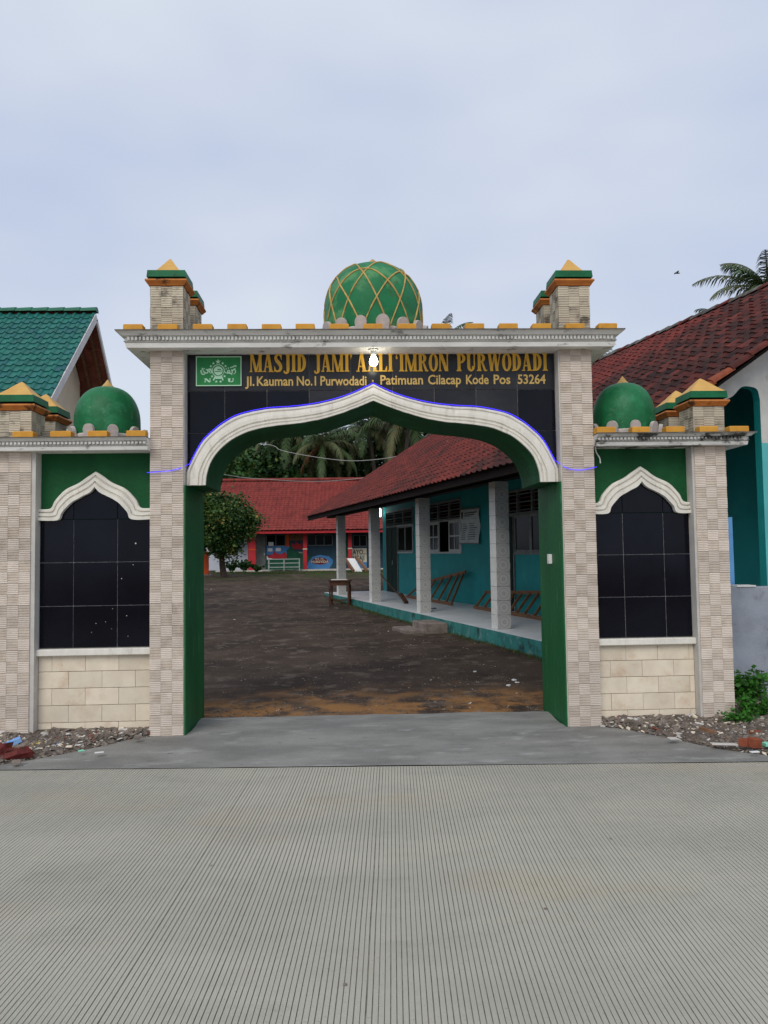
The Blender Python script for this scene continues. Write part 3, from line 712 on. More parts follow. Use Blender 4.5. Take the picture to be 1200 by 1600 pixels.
# --- emblem board
em = thing('emblem_board', (-1.2435, 7.17, 3.208), 'small green emblem board with globe, stars and letters N U on black granite', 'sign')
ex0, ex1, ez0, ez1 = -1.455, -1.032, 3.208, 3.488; ew = ex1-ex0; eh = ez1-ez0
b = MB(); b.box((ex0, 7.174, ez0), (ex1, 7.1896, ez1), 'sign_green'); b.build('panel', em)
b = MB()
for a in ((ex0,ez0,ex1,ez0+.008),(ex0,ez1-.008,ex1,ez1),(ex0,ez0+.008,ex0+.008,ez1-.008),(ex1-.008,ez0+.008,ex1,ez1-.008)): b.box((a[0],7.1715,a[1]),(a[2],7.1738,a[3]),'mint')
b.build('border', em)
def eu(u, v): return ex0+ew*(u-95)/(1035-95), ez1-eh*(v-30)/(635-30)       # measured on the board
def star(u, v, r):
    x, z = eu(u, v); b = MB(); b.prism([(x+(r if k % 2 == 0 else r*.42)*math.sin(math.pi*k/5), z+(r if k % 2 == 0 else r*.42)*math.cos(math.pi*k/5)) for k in range(10)], 7.1725, 7.1742, 'mint'); b.build('star', em)
star(552,138,.026)
for u, v in ((455,172),(648,172),(403,230),(705,230),(428,437),(686,437),(515,545),(603,545)): star(u, v, .0145)
gxc, gzc = eu(556, 322)
b = MB(); b.prism([(gxc+.042*math.cos(2*math.pi*k/24), gzc+.042*math.sin(2*math.pi*k/24)) for k in range(24)], 7.1722, 7.1742, 'mint'); b.build('globe', em)
b = MB(); b.tube([(gxc+.056*math.cos(2*math.pi*k/28), 7.172, gzc+.056*math.sin(2*math.pi*k/28)) for k in range(29)], .0045, 'mint', 6, False); b.build('rope_ring', em)
b = MB(); b.prism([eu(490,428),eu(630,428),eu(618,490),eu(500,490)], 7.1722, 7.1742, 'mint')
for a, c in (((495,440),(455,522)),((625,440),(655,522))):
    p, q = eu(*a), eu(*c); b.bar((p[0],7.172,p[1]),(q[0],7.172,q[1]),.012,.004,'mint',up=(0,1,0))
b.build('scroll', em)
b = MB(); p, q = eu(480,345), eu(640,330); b.bar((p[0],7.1705,p[1]),(q[0],7.1705,q[1]),.006,.002,'sign_green',up=(0,1,0)); p, q = eu(540,300), eu(610,300); b.bar((p[0],7.1705,p[1]),(q[0],7.1705,q[1]),.010,.002,'sign_green',up=(0,1,0)); b.build('globe_band', em)
def script(paths):
    b = MB()
    for pth in paths:
        if len(pth) == 1:
            x, z = eu(*pth[0]); b.box((x-.005, 7.171, z-.005), (x+.005, 7.174, z+.005), 'mint')
        else:
            s_ = spline([eu(*p) for p in pth], 4); b.tube([(x, 7.1722, z) for x, z in s_], [.0038+.0028*math.sin(math.pi*k/(len(s_)-1)) for k in range(len(s_))], 'mint', 6)
    b.build('script', em)
script([[(690,340),(720,370),(770,375),(800,340),(775,320),(745,345),(790,378),(840,375),(850,330),(880,300),(915,330),(900,380),(870,390)],[(800,265),(860,245),(915,220),(925,250)],[(830,300),(850,345)],[(765,270)],[(720,290)],[(900,285)],[(835,400)]])
script([[(430,340),(400,375),(370,340),(385,290),(350,300),(340,360),(300,372),(270,345),(285,375),(255,400),(215,385),(205,340),(230,300),(260,330),(235,360)],[(400,270),(415,360)],[(330,290),(335,330)],[(215,270),(245,285)],[(200,310),(195,350)],[(265,280)],[(310,300)]])
for ch, u0, u1 in (('N',265,405),('U',748,885)):
    x0 = eu(u0, 0)[0]; x1 = eu(u1, 0)[0]; zb = eu(0, 558)[1]; b = glyph_mesh(ch, (x1-x0)/GL[ch][1], .036, 0, 'mint', depth=.002)
    b.build('letter', em, T=Matrix.Translation((x0, 7.1742, zb)))
# --- lamp, LED string, switch, loose cable
lx = XC+.005; lamp = thing('lamp', (lx, 7.02, 3.50), 'lit white bulb in a holder under the gate cornice above the lettering', 'lamp')
b = MB(); b.lathe([(.045,0),(.045,.012),(.03,.018),(.022,.03),(.022,.05)][::-1], (lx, 7.02, 3.4608), 'fix', 20)
b = MB(); b.lathe([(.020,-.055),(.024,-.02),(.028,-.015),(.045,-.010),(.047,.0)], (lx, 7.02, 3.5085), 'fix', 20); b.build('holder', lamp)
b = MB(); b.lathe([(.004,-.158),(.022,-.152),(.036,-.135),(.040,-.115),(.036,-.095),(.024,-.072),(.018,-.056)], (lx, 7.02, 3.5085), 'bulb', 20); b.build('bulb', lamp, smooth=True)
pts = [(PLo-.02, 7.036, 2.385),(PLo+.08, 7.034, 2.392),(PLo+.2, 7.034, 2.402),(PLi-.03, 7.045, 2.425)]
full = [(XC+x, 7.128, z+.010) for x, z in oc2[2:-2]]
tail = [(PRi+.03,7.040,2.40),(PRi+.10,7.034,2.375),(PRi+.2,7.034,2.372),(PRo-.02,7.036,2.39),(PRo+.02,7.05,2.40)]
b = MB(); b.tube(spline(pts, 4)+full+spline(tail, 4), .0028, 'led', 6)
led = b.build('led_rope', label='glowing blue LED rope light along the top of the ogee arch', cat='light string')
b = MB(); bd = resample(full, 130)
for p in bd: b.box((p[0]-.004, p[1]-.007, p[2]-.003), (p[0]+.004, p[1]-.0035, p[2]+.003), 'led')
b.build('diodes', led, kind='stuff')
b = MB(); b.tube(spline([(PRo+.015,7.03,2.69),(PRo+.014,7.05,2.60),(PRo+.035,7.10,2.545),(PRo+.07,7.11,2.49),(PRo+.075,7.11,2.44)], 5), .006, 'fix', 6)
b.build('loose_cable', label='short white cable end hanging from the side cornice beside the pillar', cat='cable')
sw = thing('switch_box', (PRi-.015, 7.45, 1.55), 'small white switch box on the green gate jamb', 'switch')
pz = at(859, 873, 7.45).z
b = MB(); b.box((PRi-.044, 7.41, pz-.05), (PRi-.0145, 7.48, pz+.045), 'fix', bev=.004); b.build('case', sw)
b = MB(); b.box((PRi-.0475, 7.43, pz-.02), (PRi-.0445, 7.46, pz+.02), 'paper'); b.build('rocker', sw)
print('gate done')
#PART2
# ================================================================== LONG TEAL SCHOOL BUILDING (frame: P across, s along, seen receding)
BA = R_(14.1); BT = Matrix.Rotation(BA, 4, 'Z')
def B(P, s, z): return BT @ Vector((P, s, z))
def bbox_(mb, a, b, m, bev=0): mb.box(a, b, m, T=BT, bev=bev)
FZ = .255; PW = 7.77; S0, S1 = 7.15, 26.6
sch = thing('school_building', B(8.5, 17, 0), 'long teal classroom building with red tiled roof and tiled veranda columns', 'building')
b = MB(); bbox_(b, (5.6, S0, -.25), (13.4, S1, FZ-.012), 'teal_base'); plat = b.build('veranda_platform', sch)
k = 0
y = S0+.01
while y < S1-.05:
    for q in range(3):
        x0 = 5.602+q*.72
        b = MB(); bbox_(b, (x0+.002, y+.002, FZ-.0125), (min(x0+.718, PW-.01), min(y+.718, S1), FZ), 'floor_tile'); b.build('floor_tile', plat)
    y += .72
# inner wall with real openings
ops = [(24.80,26.10,FZ,2.50,'door'),(23.15,24.78,1.62,2.50,'win'),(23.15,26.10,2.53,3.02,'vent'),
       (19.10,21.70,1.60,2.50,'open'),(19.10,21.70,2.53,3.02,'vent'),
       (15.95,16.42,FZ,2.43,'door'),(14.30,15.93,1.57,2.43,'win'),(14.30,16.42,2.46,2.97,'vent'),
       (10.30,12.60,1.57,2.46,'win'),(10.30,12.60,2.49,2.97,'vent')]
def wall_with_holes(mb, P0, P1, s0, s1, z0, z1, holes, m):
    ss = sorted({s0, s1, *[h[0] for h in holes], *[h[1] for h in holes]}); zs = sorted({z0, z1, *[h[2] for h in holes], *[h[3] for h in holes]})
    def inh(s, z): return any(h[0] < s < h[1] and h[2] < z < h[3] for h in holes)
    for a, c in zip(ss, ss[1:]):
        run = None
        for d, e in zip(zs, zs[1:]):
            if inh((a+c)/2, (d+e)/2):
                if run: bbox_(mb, (P0, a, run[0]), (P1, c, run[1]), m); run = None
            else: run = (run[0], e) if run else (d, e)
        if run: bbox_(mb, (P0, a, run[0]), (P1, c, run[1]), m)
# solid wall faces: one slab per storey band with merged cells
b = MB(); wall_with_holes(b, PW, PW+.16, S0+.02, S1, FZ-.01, 4.50, [(o[0]-.03, o[1]+.03, o[2]-.03 if o[2] > FZ else FZ-.01, o[3]+.03) for o in ops], 'teal')
bbox_(b, (PW+.17, S1-.16, FZ-.01), (13.3, S1-.001, 3.3), 'teal'); bbox_(b, (13.2, S0+.1, FZ-.01), (13.36, S1-.17, 3.3), 'teal')
sw_ = b.build('wall', sch)
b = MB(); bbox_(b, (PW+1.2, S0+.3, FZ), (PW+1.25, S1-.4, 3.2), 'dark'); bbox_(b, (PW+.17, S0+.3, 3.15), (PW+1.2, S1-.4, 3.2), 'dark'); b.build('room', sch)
def fr(mb, s0, s1, z0, z1, m, t=.05, P0=PW-.03, P1=PW+.05):
    bbox_(mb, (P0, s0, z0), (P1, s0+t, z1), m); bbox_(mb, (P0, s1-t, z0), (P1, s1, z1), m)
    bbox_(mb, (P0+.001, s0+t, z0), (P1-.001, s1-t, z0+t), m); bbox_(mb, (P0+.001, s0+t, z1-t), (P1-.001, s1-t, z1), m)
for s0, s1, z0, z1, kind in ops:
    if kind == 'vent':
        b = MB(); n_ = 3 if s1-s0 > 2.2 else 3; fr(b, s0-.03, s1+.03, z0-.03, z1+.03, 'frame')
        for k in range(1, n_): x_ = s0+(s1-s0)*k/n_; bbox_(b, (PW-.028, x_-.025, z0+.02), (PW+.048, x_+.025, z1-.02), 'frame')
        o = b.build('vent', sw_)
        for k in range(n_):
            a = s0+(s1-s0)*k/n_+.025; c = s0+(s1-s0)*(k+1)/n_-.025
            for q in range(5):
                z_ = z0+.05+q*(z1-z0-.06)/5; b = MB()
                b.box((-.030, a, -.004), (.030, c, .004), 'wood_d' if q % 2 else 'frame', T=BT @ Matrix.Translation((PW+.015, 0, z_+.02)) @ Matrix.Rotation(R_(15), 4, 'Y')); b.build('slat', o)
    elif kind == 'win':
        b = MB(); fr(b, s0-.03, s1+.03, z0-.03, z1+.03, 'frame_w' if s0 > 18 else 'frame'); o = b.build('window', sw_)
        n_ = 2
        for k in range(n_):
            a = s0+.02+(s1-s0-.04)*k/n_; c = s0+.02+(s1-s0-.04)*(k+1)/n_
            b = MB(); fr(b, a, c, z0+.02, z1-.02, 'frame', .05, PW-.015, PW+.03); b.build('frame', o)
            b = MB(); bbox_(b, (PW+.005, a+.05, z0+.07), (PW+.012, c-.05, z1-.07), 'glass'); b.build('pane', o)
    elif kind == 'open':
        b = MB(); fr(b, s0-.03, s1+.03, z0-.03, z1+.03, 'frame_w'); o = b.build('window', sw_)
        for a, c in ((20.75, 21.68), (19.12, 19.97)):
            b = MB(); P0 = PW-.035; P1 = PW-.001
            fr(b, a, c, z0+.02, z1-.02, 'frame_w', .07, P0, P1)
            m_ = (a+c)/2; bbox_(b, (P0+.004, m_-.02, z0+.09), (P1-.004, m_+.02, z1-.09), 'frame_w'); bbox_(b, (P0+.002, a+.07, (z0+z1)/2-.02), (P1-.002, c-.07, (z0+z1)/2+.02), 'frame_w'); cf = b.build('casement', o)
            for u in (0, 1):
                for v in (0, 1):
                    b = MB(); bbox_(b, (PW-.02, (a+.07, m_+.02)[u], (z0+.09, (z0+z1)/2+.02)[v]), (PW-.014, (m_-.02, c-.07)[u], ((z0+z1)/2-.02, z1-.09)[v]), 'glass'); b.build('pane', o)
    else:
        b = MB(); fr(b, s0-.04, s1+.04, z0-.2, z1+.03, 'frame'); o = b.build('door', sw_)
        n_ = 2 if s1-s0 > .8 else 1
        for k in range(n_):
            a = s0+.02+(s1-s0-.04)*k/n_; c = s0+.02+(s1-s0-.04)*(k+1)/n_-.006
            b = MB(); bbox_(b, (PW+.005, a, z0+.01), (PW+.045, c, z1-.02), 'door_g')
            for q in range(3): bbox_(b, (PW-.004, a+.08, z0+.12+q*.72), (PW+.0052, c-.08, z0+.72+q*.72 if q < 2 else z1-.12), 'door_g')
            b.build('leaf', o)
        b = MB(); bbox_(b, (PW-.03, s0+(s1-s0)*.45, 1.2), (PW-.004, s0+(s1-s0)*.45+.03, 1.34), 'frame_w'); b.build('handle', o)
# veranda columns clad in patterned tile
colb = MB(); CW = .26
def tile_slab(w_, h_, t_, m):
    b = MB(); b.box((-w_/2+.003, 0, .0035), (w_/2-.003, t_, h_-.0035), m); return b.data('tile')
def ring_mat():
    m = bpy.data.materials.new('column_motif_tile'); m.use_nodes = True; t = m.node_tree; n = t.nodes; l = t.links; b = n['Principled BSDF']; b.inputs['Roughness'].default_value = .5
    co = n.new('ShaderNodeTexCoord'); mp = n.new('ShaderNodeMapping'); mp.inputs['Location'].default_value = (0, 0, -.125); mp.inputs['Scale'].default_value = (1, 0, 1); l.new(co.outputs['Object'], mp.inputs[0])
    ln = n.new('ShaderNodeVectorMath'); ln.operation = 'LENGTH'; l.new(mp.outputs[0], ln.inputs[0])
    q = n.new('ShaderNodeTexNoise'); q.inputs['Scale'].default_value = 40; l.new(co.outputs['Object'], q.inputs['Vector'])
    ad = n.new('ShaderNodeMath'); ad.operation = 'MULTIPLY_ADD'; ad.inputs[1].default_value = .022; l.new(q.outputs['Fac'], ad.inputs[0]); l.new(ln.outputs['Value'], ad.inputs[2])
    r = n.new('ShaderNodeValToRGB'); r.color_ramp.interpolation = 'CONSTANT'; e = r.color_ramp.elements; e[0].position = 0; e[0].color = (.46,.46,.44,1); e[1].position = .16; e[1].color = (.33,.33,.32,1)
    for p_, c_ in ((.30,.46),(.62,.34),(.72,.46),(.96,.33),(1.0,.40)): x = e.new(p_); x.color = (c_,c_,c_*.98,1)
    sc_ = n.new('ShaderNodeMath'); sc_.operation = 'MULTIPLY'; sc_.inputs[1].default_value = 6.6; l.new(ad.outputs[0], sc_.inputs[0]); l.new(sc_.outputs[0], r.inputs[0]); l.new(r.outputs[0], b.inputs['Base Color'])
    return m
M['col'] = ring_mat()
CT1 = tile_slab(CW, .25, .012, 'col'); CT2 = tile_slab(CW, .25, .012, 'colw')
for s_ in (8.3, 12.42, 16.55, 20.68, 24.8):
    b = MB(); bbox_(b, (5.712, s_+.012, FZ), (5.7+CW-.012, s_+CW-.012, 2.86), 'grout'); o = b.build('column', sch)
    for rot, P_, q_, me in ((0, 5.7+CW/2, s_, CT1), (-math.pi/2, 5.7, s_+CW/2, CT2), (math.pi/2, 5.7+CW, s_+CW/2, CT2), (math.pi, 5.7+CW/2, s_+CW, CT1)):
        for k in range(11):
            h_ = .25 if k < 10 else 2.86-FZ-2.5
            T = BT @ Matrix.Translation((P_, q_, FZ+.25*k)) @ Matrix.Rotation(rot, 4, 'Z') @ Matrix.Diagonal((1, 1, max(h_, .01)/.25, 1)); put('tile', me, o, T)
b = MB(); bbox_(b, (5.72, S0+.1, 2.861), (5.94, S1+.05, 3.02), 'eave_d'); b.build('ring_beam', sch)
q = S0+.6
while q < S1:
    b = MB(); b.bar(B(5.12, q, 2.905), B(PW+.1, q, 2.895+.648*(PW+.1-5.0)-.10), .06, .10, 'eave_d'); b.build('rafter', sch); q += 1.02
b = MB(); bbox_(b, (5.70, S0, 2.60), (5.95, S1-.1, 2.799), 'teal') if False else bbox_(b, (5.06, S0+.3, 2.78), (5.10, S1+.1, 2.90), 'eave_d'); b.build('fascia', sch)
# roof: eave P 5.08 z 2.90 -> ridge
EP, EZ, RP = 5.00, 2.895, 9.58; SL = math.atan2(5.86-EZ, RP-EP); RLEN = (RP-EP)/math.cos(SL)
def tile_geo(w_, l_, amp, th):
    """one S-shaped clay tile lying in x (across) and y (up the slope)"""
    xs_ = [-.5, -.34, -.17, 0, .12, .27, .40, .5]; zs_ = [.10, -.02, -.06, .02, .55, 1.0, .72, .16]
    vs = []
    for y, dz in ((-.02, th*1.25), (l_*1.08, 0)):
        for x, z in zip(xs_, zs_): vs.append((x*w_*1.02, y, z*amp+dz))
    for x, z in zip(xs_, zs_): vs.append((x*w_*1.02, -.018, z*amp+dz*0+th*1.25-th))
    n = len(xs_); fs = []
    for i in range(n-1):
        fs.append((i, i+1, n+i+1, n+i)); fs.append((2*n+i, 2*n+i+1, i+1, i))
    return vs, fs
def roof_tiles(parent, T, width, length, w_, l_, amp, th, m_obj, m_stuff, keep, name='roof_tile', score=None, jit=.006):
    vs, fs = tile_geo(w_, l_, amp, th); p = MB(); p.mesh_(vs, fs, m_obj); me = p.data(name)
    cells = []
    nc = int(round(width/w_)); nr = int(length/l_)
    for r in range(nr):
        for c in range(nc): 
            pos = T @ Vector(((c+.5)*w_, r*l_, 0)); sc_ = score(pos) if score else None
            cells.append((sc_ if sc_ is not None else 1e9, r, c))
    cells.sort(); st = MB()
    for k, (sc_, r, c) in enumerate(cells):
        J = T @ Matrix.Translation(((c+.5)*w_+rnd(-jit, jit)*.6, r*l_+rnd(-jit, jit), rnd(0, jit*.7))) @ Matrix.Rotation(rnd(-.02, .02), 4, 'Z') @ Matrix.Rotation(rnd(-.012, .012), 4, 'Y')
        if k < keep and sc_ < 1e8: put(name, me, parent, J)
        else: st.mesh_([J @ Vector(v) for v in vs], fs, m_stuff)
    if st.v: st.build(name+'s', parent, kind='stuff')
RS = S1+.25-(S0-.32)
# x axis of the slope runs along +s; y up the slope
RTm = BT @ Matrix(((0, math.cos(SL), -math.sin(SL), EP), (1, 0, 0, S0-.32), (0, math.sin(SL), math.cos(SL), EZ+.02), (0, 0, 0, 1)))
RTm = BT @ Matrix.Translation((EP, S0-.32, EZ+.02)) @ Matrix(((0, math.cos(SL), -math.sin(SL), 0), (1, 0, 0, 0), (0, math.sin(SL), math.cos(SL), 0), (0, 0, 0, 1)))
b = MB(); b.box((-.0, .05, -.05), (RS, RLEN, -.02), 'eave_d', T=RTm); slope = b.build('roof', sch)
def sc1(p):
    q = project(p)
    if not q or not (-10 < q[0] < 1215): return None
    if q[0] > 920 and q[1] < 705: return q[2]
    if 490 < q[0] < 815 and q[1] > 676: return q[2]
    return None
roof_tiles(slope, RTm, RS, RLEN, .225, .245, .030, .014, 'rtile', 'rtile_s', 300, score=sc1, jit=.010)
b = MB(); 
for a, c in ((RP, 13.9),):
    pts = [B(RP, S0-.32, 5.86), B(13.9, S0-.32, 5.86-(13.9-RP)*math.tan(SL)), B(13.9, S1+.25, 5.86-(13.9-RP)*math.tan(SL)), B(RP, S1+.25, 5.86)]
    b.face(pts, 'rtile_s'); b.face([v-Vector((0,0,.05)) for v in reversed(pts)], 'eave_d')
b.build('rear_slope', slope)
k = 0; s_ = S0-.35
while s_ < S1+.2:
    b = MB(); pr_ = []
    for q in range(7):
        a = math.pi*q/6; pr_.append((.11*math.cos(a), .085*math.sin(a)-.02))
    vs = [B(RP+x, s_, 5.885+z+.018) for x, z in pr_] + [B(RP+x*.92, s_+.36, 5.885+z*.92) for x, z in pr_]
    fs = [(i, i+1, 8+i, 7+i) for i in range(6)] + [tuple(range(7))]
    b.mesh_(vs, fs, 'slab_top' if k % 3 else 'rtile_s'); b.build('ridge_tile', slope); s_ += .34; k += 1
# verge of brighter half-round tiles along the near gable
q = .2
while q < RLEN-.1:
    b = MB(); pr_ = [(.060*math.cos(math.pi*i/6), .060*math.sin(math.pi*i/6)) for i in range(7)]
    vs = [RTm @ Vector((x-.03, q, z+.030)) for x, z in pr_] + [RTm @ Vector((x*.9-.03, q+.33, z*.9+.012)) for x, z in pr_]
    b.mesh_(vs, [(i, i+1, 8+i, 7+i) for i in range(6)] + [tuple(reversed(range(7)))], 'brick' if q < 1.0 else 'rtile'); b.build('verge_tile', slope); q += .30
# near gable wall with the arched veranda opening
gz = lambda P: EZ-.06+(P-EP)*math.tan(SL) if P <= RP else 5.80-(P-RP)*math.tan(SL)
g0, g1 = 5.75, 7.55; gs = S0-.02
arch_top = spline([(5.98,2.62),(6.06,2.98),(6.30,3.10),(6.62,3.12),(6.90,3.05),(7.06,2.80),(7.10,2.55)], 4)
def gface(mb, pts, m):
    mb.face([B(P, gs, z) for P, z in pts], m); mb.face([B(P, gs+.10, z) for P, z in reversed(pts)], m)
EOF_ARCH = None
# position of the opening read off the wall: x 1128..1190 px on the wall plane
def PZ(px, py):
    d = ((px-600)/1200)*RT - ((py-800)/1200)*UP + FW
    s_ = -d.x*math.sin(BA)+d.y*math.cos(BA); k = gs/s_; d = d*k
    return d.x*math.cos(BA)+d.y*math.sin(BA), d.z+ZC
AL = PZ(1090, 700)[0]; AR = PZ(1190, 690)[0]; AT = PZ(1170, 604)[1]; AS = PZ(1190, 622)[1]
am_ = [(AL, PZ(1128, 640)[1]-.25), (AL+.03, PZ(1128, 640)[1]), (PZ(1140, 627)[0], PZ(1140, 622)[1]), (PZ(1158, 609)[0], AT-.015), (PZ(1172, 604)[0], AT), (PZ(1183, 608)[0], AT-.03), (AR, AS-.02)]
ac = spline(am_, 5)
b = MB()
gface(b, [(EP+.35, 2.79), (AL, 2.79), (AL, gz(AL)), (EP+.35, gz(EP+.35))], 'gable')
for (a, za), (c, zc) in zip(ac, ac[1:]):
    if c > a+1e-5:
        gface(b, [(a, za), (c, zc), (c, gz(c)), (a, gz(a))], 'gable'); b.face([B(a,gs,za),B(c,gs,zc),B(c,gs+.10,zc),B(a,gs+.10,za)], 'teal')
gface(b, [(EP+.35+.5, -.1), (AL, -.1), (AL, 2.79), (EP+.35+.5, 2.79)], 'gable')
AQ = PZ(1195, 692)[1]
gface(b, [(AR, AQ), (RP, AQ), (RP, gz(RP)), (AR, gz(AR))], 'gable'); gface(b, [(RP, AQ), (13.4, AQ), (13.4, gz(13.4)), (RP, gz(RP))], 'gable')
gface(b, [(AR, -.1), (13.4, -.1), (13.4, AQ), (AR, AQ)], 'aqua')
b.face([B(AR,gs,-.1),B(AR,gs+.10,-.1),B(AR,gs+.10,AS-.02),B(AR,gs,AS-.02)], 'teal'); b.face([B(AL,gs+.10,-.1),B(AL,gs,-.1),B(AL,gs,am_[0][1]),B(AL,gs+.10,am_[0][1])], 'teal')
b.build('gable_wall', sch)
b = MB(); q = PZ(1184, 776); 
b.tube([B(PW-.012, 9.75, 3.0), B(PW-.012, 9.75, 2.0)], .008, 'frame', 6); bbox_(b, (PW-.05, 9.68, 1.80), (PW-.001, 9.82, 2.05), 'frame_w', .005); b.build('fuse_box', sw_)
# --- banner
bn = thing('banner', B(PW, 18.4, 1.84), 'pale grey printed notice banner hung on the teal wall', 'banner')
b = MB(); K = 10
for k in range(K):
    a, c = k/K, (k+1)/K; f = lambda t: .02+.02*math.sin(t*9)+.03*(t**4)
    b.face([B(PW-f(a)-.004, 19.06, 2.73-.89*a), B(PW-f(a)-.004, 17.82, 2.71-.89*a), B(PW-f(c)-.004, 17.82, 2.71-.89*c), B(PW-f(c)-.004, 19.06, 2.73-.89*c)], 'banner')
b.build('sheet', bn)
b = MB(); b.bar(B(PW-.02, 19.10, 2.735), B(PW-.02, 17.78, 2.715), .03, .03, 'frame'); b.bar(B(PW-.055, 19.10, 1.84), B(PW-.055, 17.78, 1.82), .03, .03, 'frame'); b.build('batten', bn)
b = MB()
def bl(s0, s1, t, h): 
    f = .02+.02*math.sin(t*9)+.03*(t**4); b.face([B(PW-f-.010, s0, 2.72-.89*t+h/2), B(PW-f-.010, s1, 2.72-.89*t+h/2), B(PW-f-.010, s1, 2.72-.89*t-h/2), B(PW-f-.010, s0, 2.72-.89*t-h/2)], 'ink')
bl(18.98, 18.86, .16, .17); bl(18.76, 17.95, .11, .026); bl(18.76, 18.1, .17, .022); bl(18.76, 18.25, .215, .012); bl(18.98, 17.95, .28, .006)
for k in range(8): t = .42+k*.065; bl(18.98, 18.98-rnd(.18,.34), t, .015); bl(18.52, 18.52-rnd(.25,.50), t, .015)
b.build('print', bn)
# --- fluorescent lamp at the far corner
cf = thing('wall_lamp', B(PW-.1, 26.45, 3.0), 'lit white tube lamp at the far corner of the teal wall', 'lamp')
q = B(PW-.16, 26.40, 0); b = MB(); b.lathe([(.03,-.30),(.05,-.28),(.05,-.02),(.03,0)], (q.x, q.y, 3.20), 'cfl', 12); b.build('tube', cf)
b = MB(); b.lathe([(.035,0),(.04,.06),(.03,.09)], (q.x, q.y, 3.201), 'fix', 12); b.bar((q.x, q.y, 3.27), B(PW-.001, 26.40, 3.27), .03, .03, 'fix'); b.build('holder', cf)
# --- ladders lying on their sides against the wall
def ladder(name, label, bot, top, rungs, m):
    t = thing(name, bot[0], label, 'ladder')
    for a, c in (bot, top):
        b = MB(); b.bar(a, c, .045, .075, m); b.build('rail', t)
    for f0, f1 in rungs:
        b = MB(); b.bar(bot[0].lerp(bot[1], f0), top[0].lerp(top[1], f1), .035, .05, m); b.build('rung', t)
ladder('wooden_ladder', 'tapered brown wooden ladder lying on edge under the notice banner', (B(7.20,22.15,FZ+.04), B(7.15,18.30,FZ+.04)), (B(7.55,21.85,.68), B(7.60,18.45,1.10)), [(.02,.04),(.22,.20),(.40,.37),(.56,.55),(.72,.73),(.88,.87),(.985,.97)], 'wood')
ladder('wooden_ladder', 'straight grey brown wooden ladder lying on edge before the dark door', (B(7.25,17.10,FZ+.04), B(7.20,13.4,FZ+.04)), (B(7.55,17.12,.64), B(7.60,13.4,.80)), [(.02,.02),(.15,.15),(.30,.30),(.42,.42),(.52,.52),(.62,.62),(.72,.72),(.84,.84),(.97,.97)], 'wood')
# --- broom, sandals, step blocks, desk
br = thing('broom', B(5.75,19.9,FZ), 'dark wooden broom leaning against the veranda column', 'broom')
b = MB(); b.tube([B(6.30,19.55,FZ+.04), B(5.97,20.72,1.02)], .016, 'wood_d', 6); b.build('stick', br)
b = MB(); b.bar(B(6.32,19.48,FZ+.03), B(6.24,19.75,FZ+.26), .12, .05, 'wood_d'); b.build('bristles', br)
for k, (P_, s_, r_) in enumerate(((6.15,17.75,20),(6.32,17.60,60))):
    b = MB(); T = BT @ Matrix.Translation((P_, s_, FZ+.001)) @ Matrix.Rotation(R_(r_), 4, 'Z')
    pl_ = [(-.045,-.12),(.0,-.135),(.045,-.12),(.038,0),(.05,.08),(.03,.135),(-.02,.14),(-.05,.08),(-.038,0)]
    n = len(pl_); b.mesh_([T @ Vector((x,y,0)) for x,y in pl_]+[T @ Vector((x,y,.02)) for x,y in pl_], [tuple(range(n,2*n))]+[(i,(i+1)%n,n+(i+1)%n,n+i) for i in range(n)], 'ink')
    o = b.build('sandal', label='dark flip flop sandal left on the pale veranda floor', cat='sandal', group='sandals on the veranda floor')
    b = MB(); b.tube([T @ Vector(v) for v in ((-.045,-.01,.02),(-.02,.03,.045),(0,.07,.02),(.02,.03,.045),(.045,-.01,.02))], .007, 'ink', 5); b.build('strap', o)
def lump(mb, c, sx, sy_, sz, m, rot=0, jit=.12):
    T = Matrix.Translation(c) @ Matrix.Rotation(rot, 4, 'Z')
    v = []
    for z in (0, .55, 1):
        sh = 1 if z < .9 else .86
        for x, y in ((-1,-1),(0,-1.08),(1,-1),(1.06,0),(1,1),(0,1.06),(-1,1),(-1.05,0)): v.append(T @ Vector((x*sx*sh*(1+rnd(-jit,jit)), y*sy_*sh*(1+rnd(-jit,jit)), z*sz*(1+rnd(-jit,jit)*.5))))
    f = [tuple(range(16,24))]
    for k in range(2):
        for q in range(8): f.append((k*8+q, k*8+(q+1) % 8, k*8+8+(q+1) % 8, k*8+8+q))
    mb.mesh_(v, f, m)
b = MB(); p = B(5.35,14.95,0); bbox_(b, (5.12,14.55,-.05), (5.58,15.40,.20), 'stepst', .02); b.build('step_block', label='rough stone step block against the teal veranda platform', cat='step')
b = MB(); p = B(4.95,15.1,0); bbox_(b, (4.72,14.62,-.05), (5.11,15.55,.075), 'stepst', .02); b.build('step_slab', label='low flat stone slab in front of the step block', cat='step')
dk = Vector((-.42, 23.2, ground_z(-.4,23.2)))
ds = thing('school_desk', dk, 'small brown wooden school desk standing in the yard by the veranda', 'desk')
DT = Matrix.Translation(dk) @ Matrix.Rotation(R_(-8), 4, 'Z')
b = MB(); b.box((-.33,-.24,.73),(.33,.24,.765),'wood_d',T=DT); b.build('top', ds)
b = MB(); b.box((-.29,-.20,.60),(.29,.20,.728),'wood_d',T=DT); b.build('drawer_box', ds)
for x in (-.28,.28):
    for y in (-.19,.19):
        b = MB(); b.box((x-.025,y-.025,0),(x+.025,y+.025,.5995),'wood_d',T=DT); b.build('leg', ds)
b = MB(); b.box((-.25,-.03,.14),(.25,.03,.18),'wood_d',T=DT); b.box((-.30,-.165,.14),(-.262,.165,.18),'wood_d',T=DT); b.box((.262,-.165,.14),(.30,.165,.18),'wood_d',T=DT); b.build('stretcher', ds)
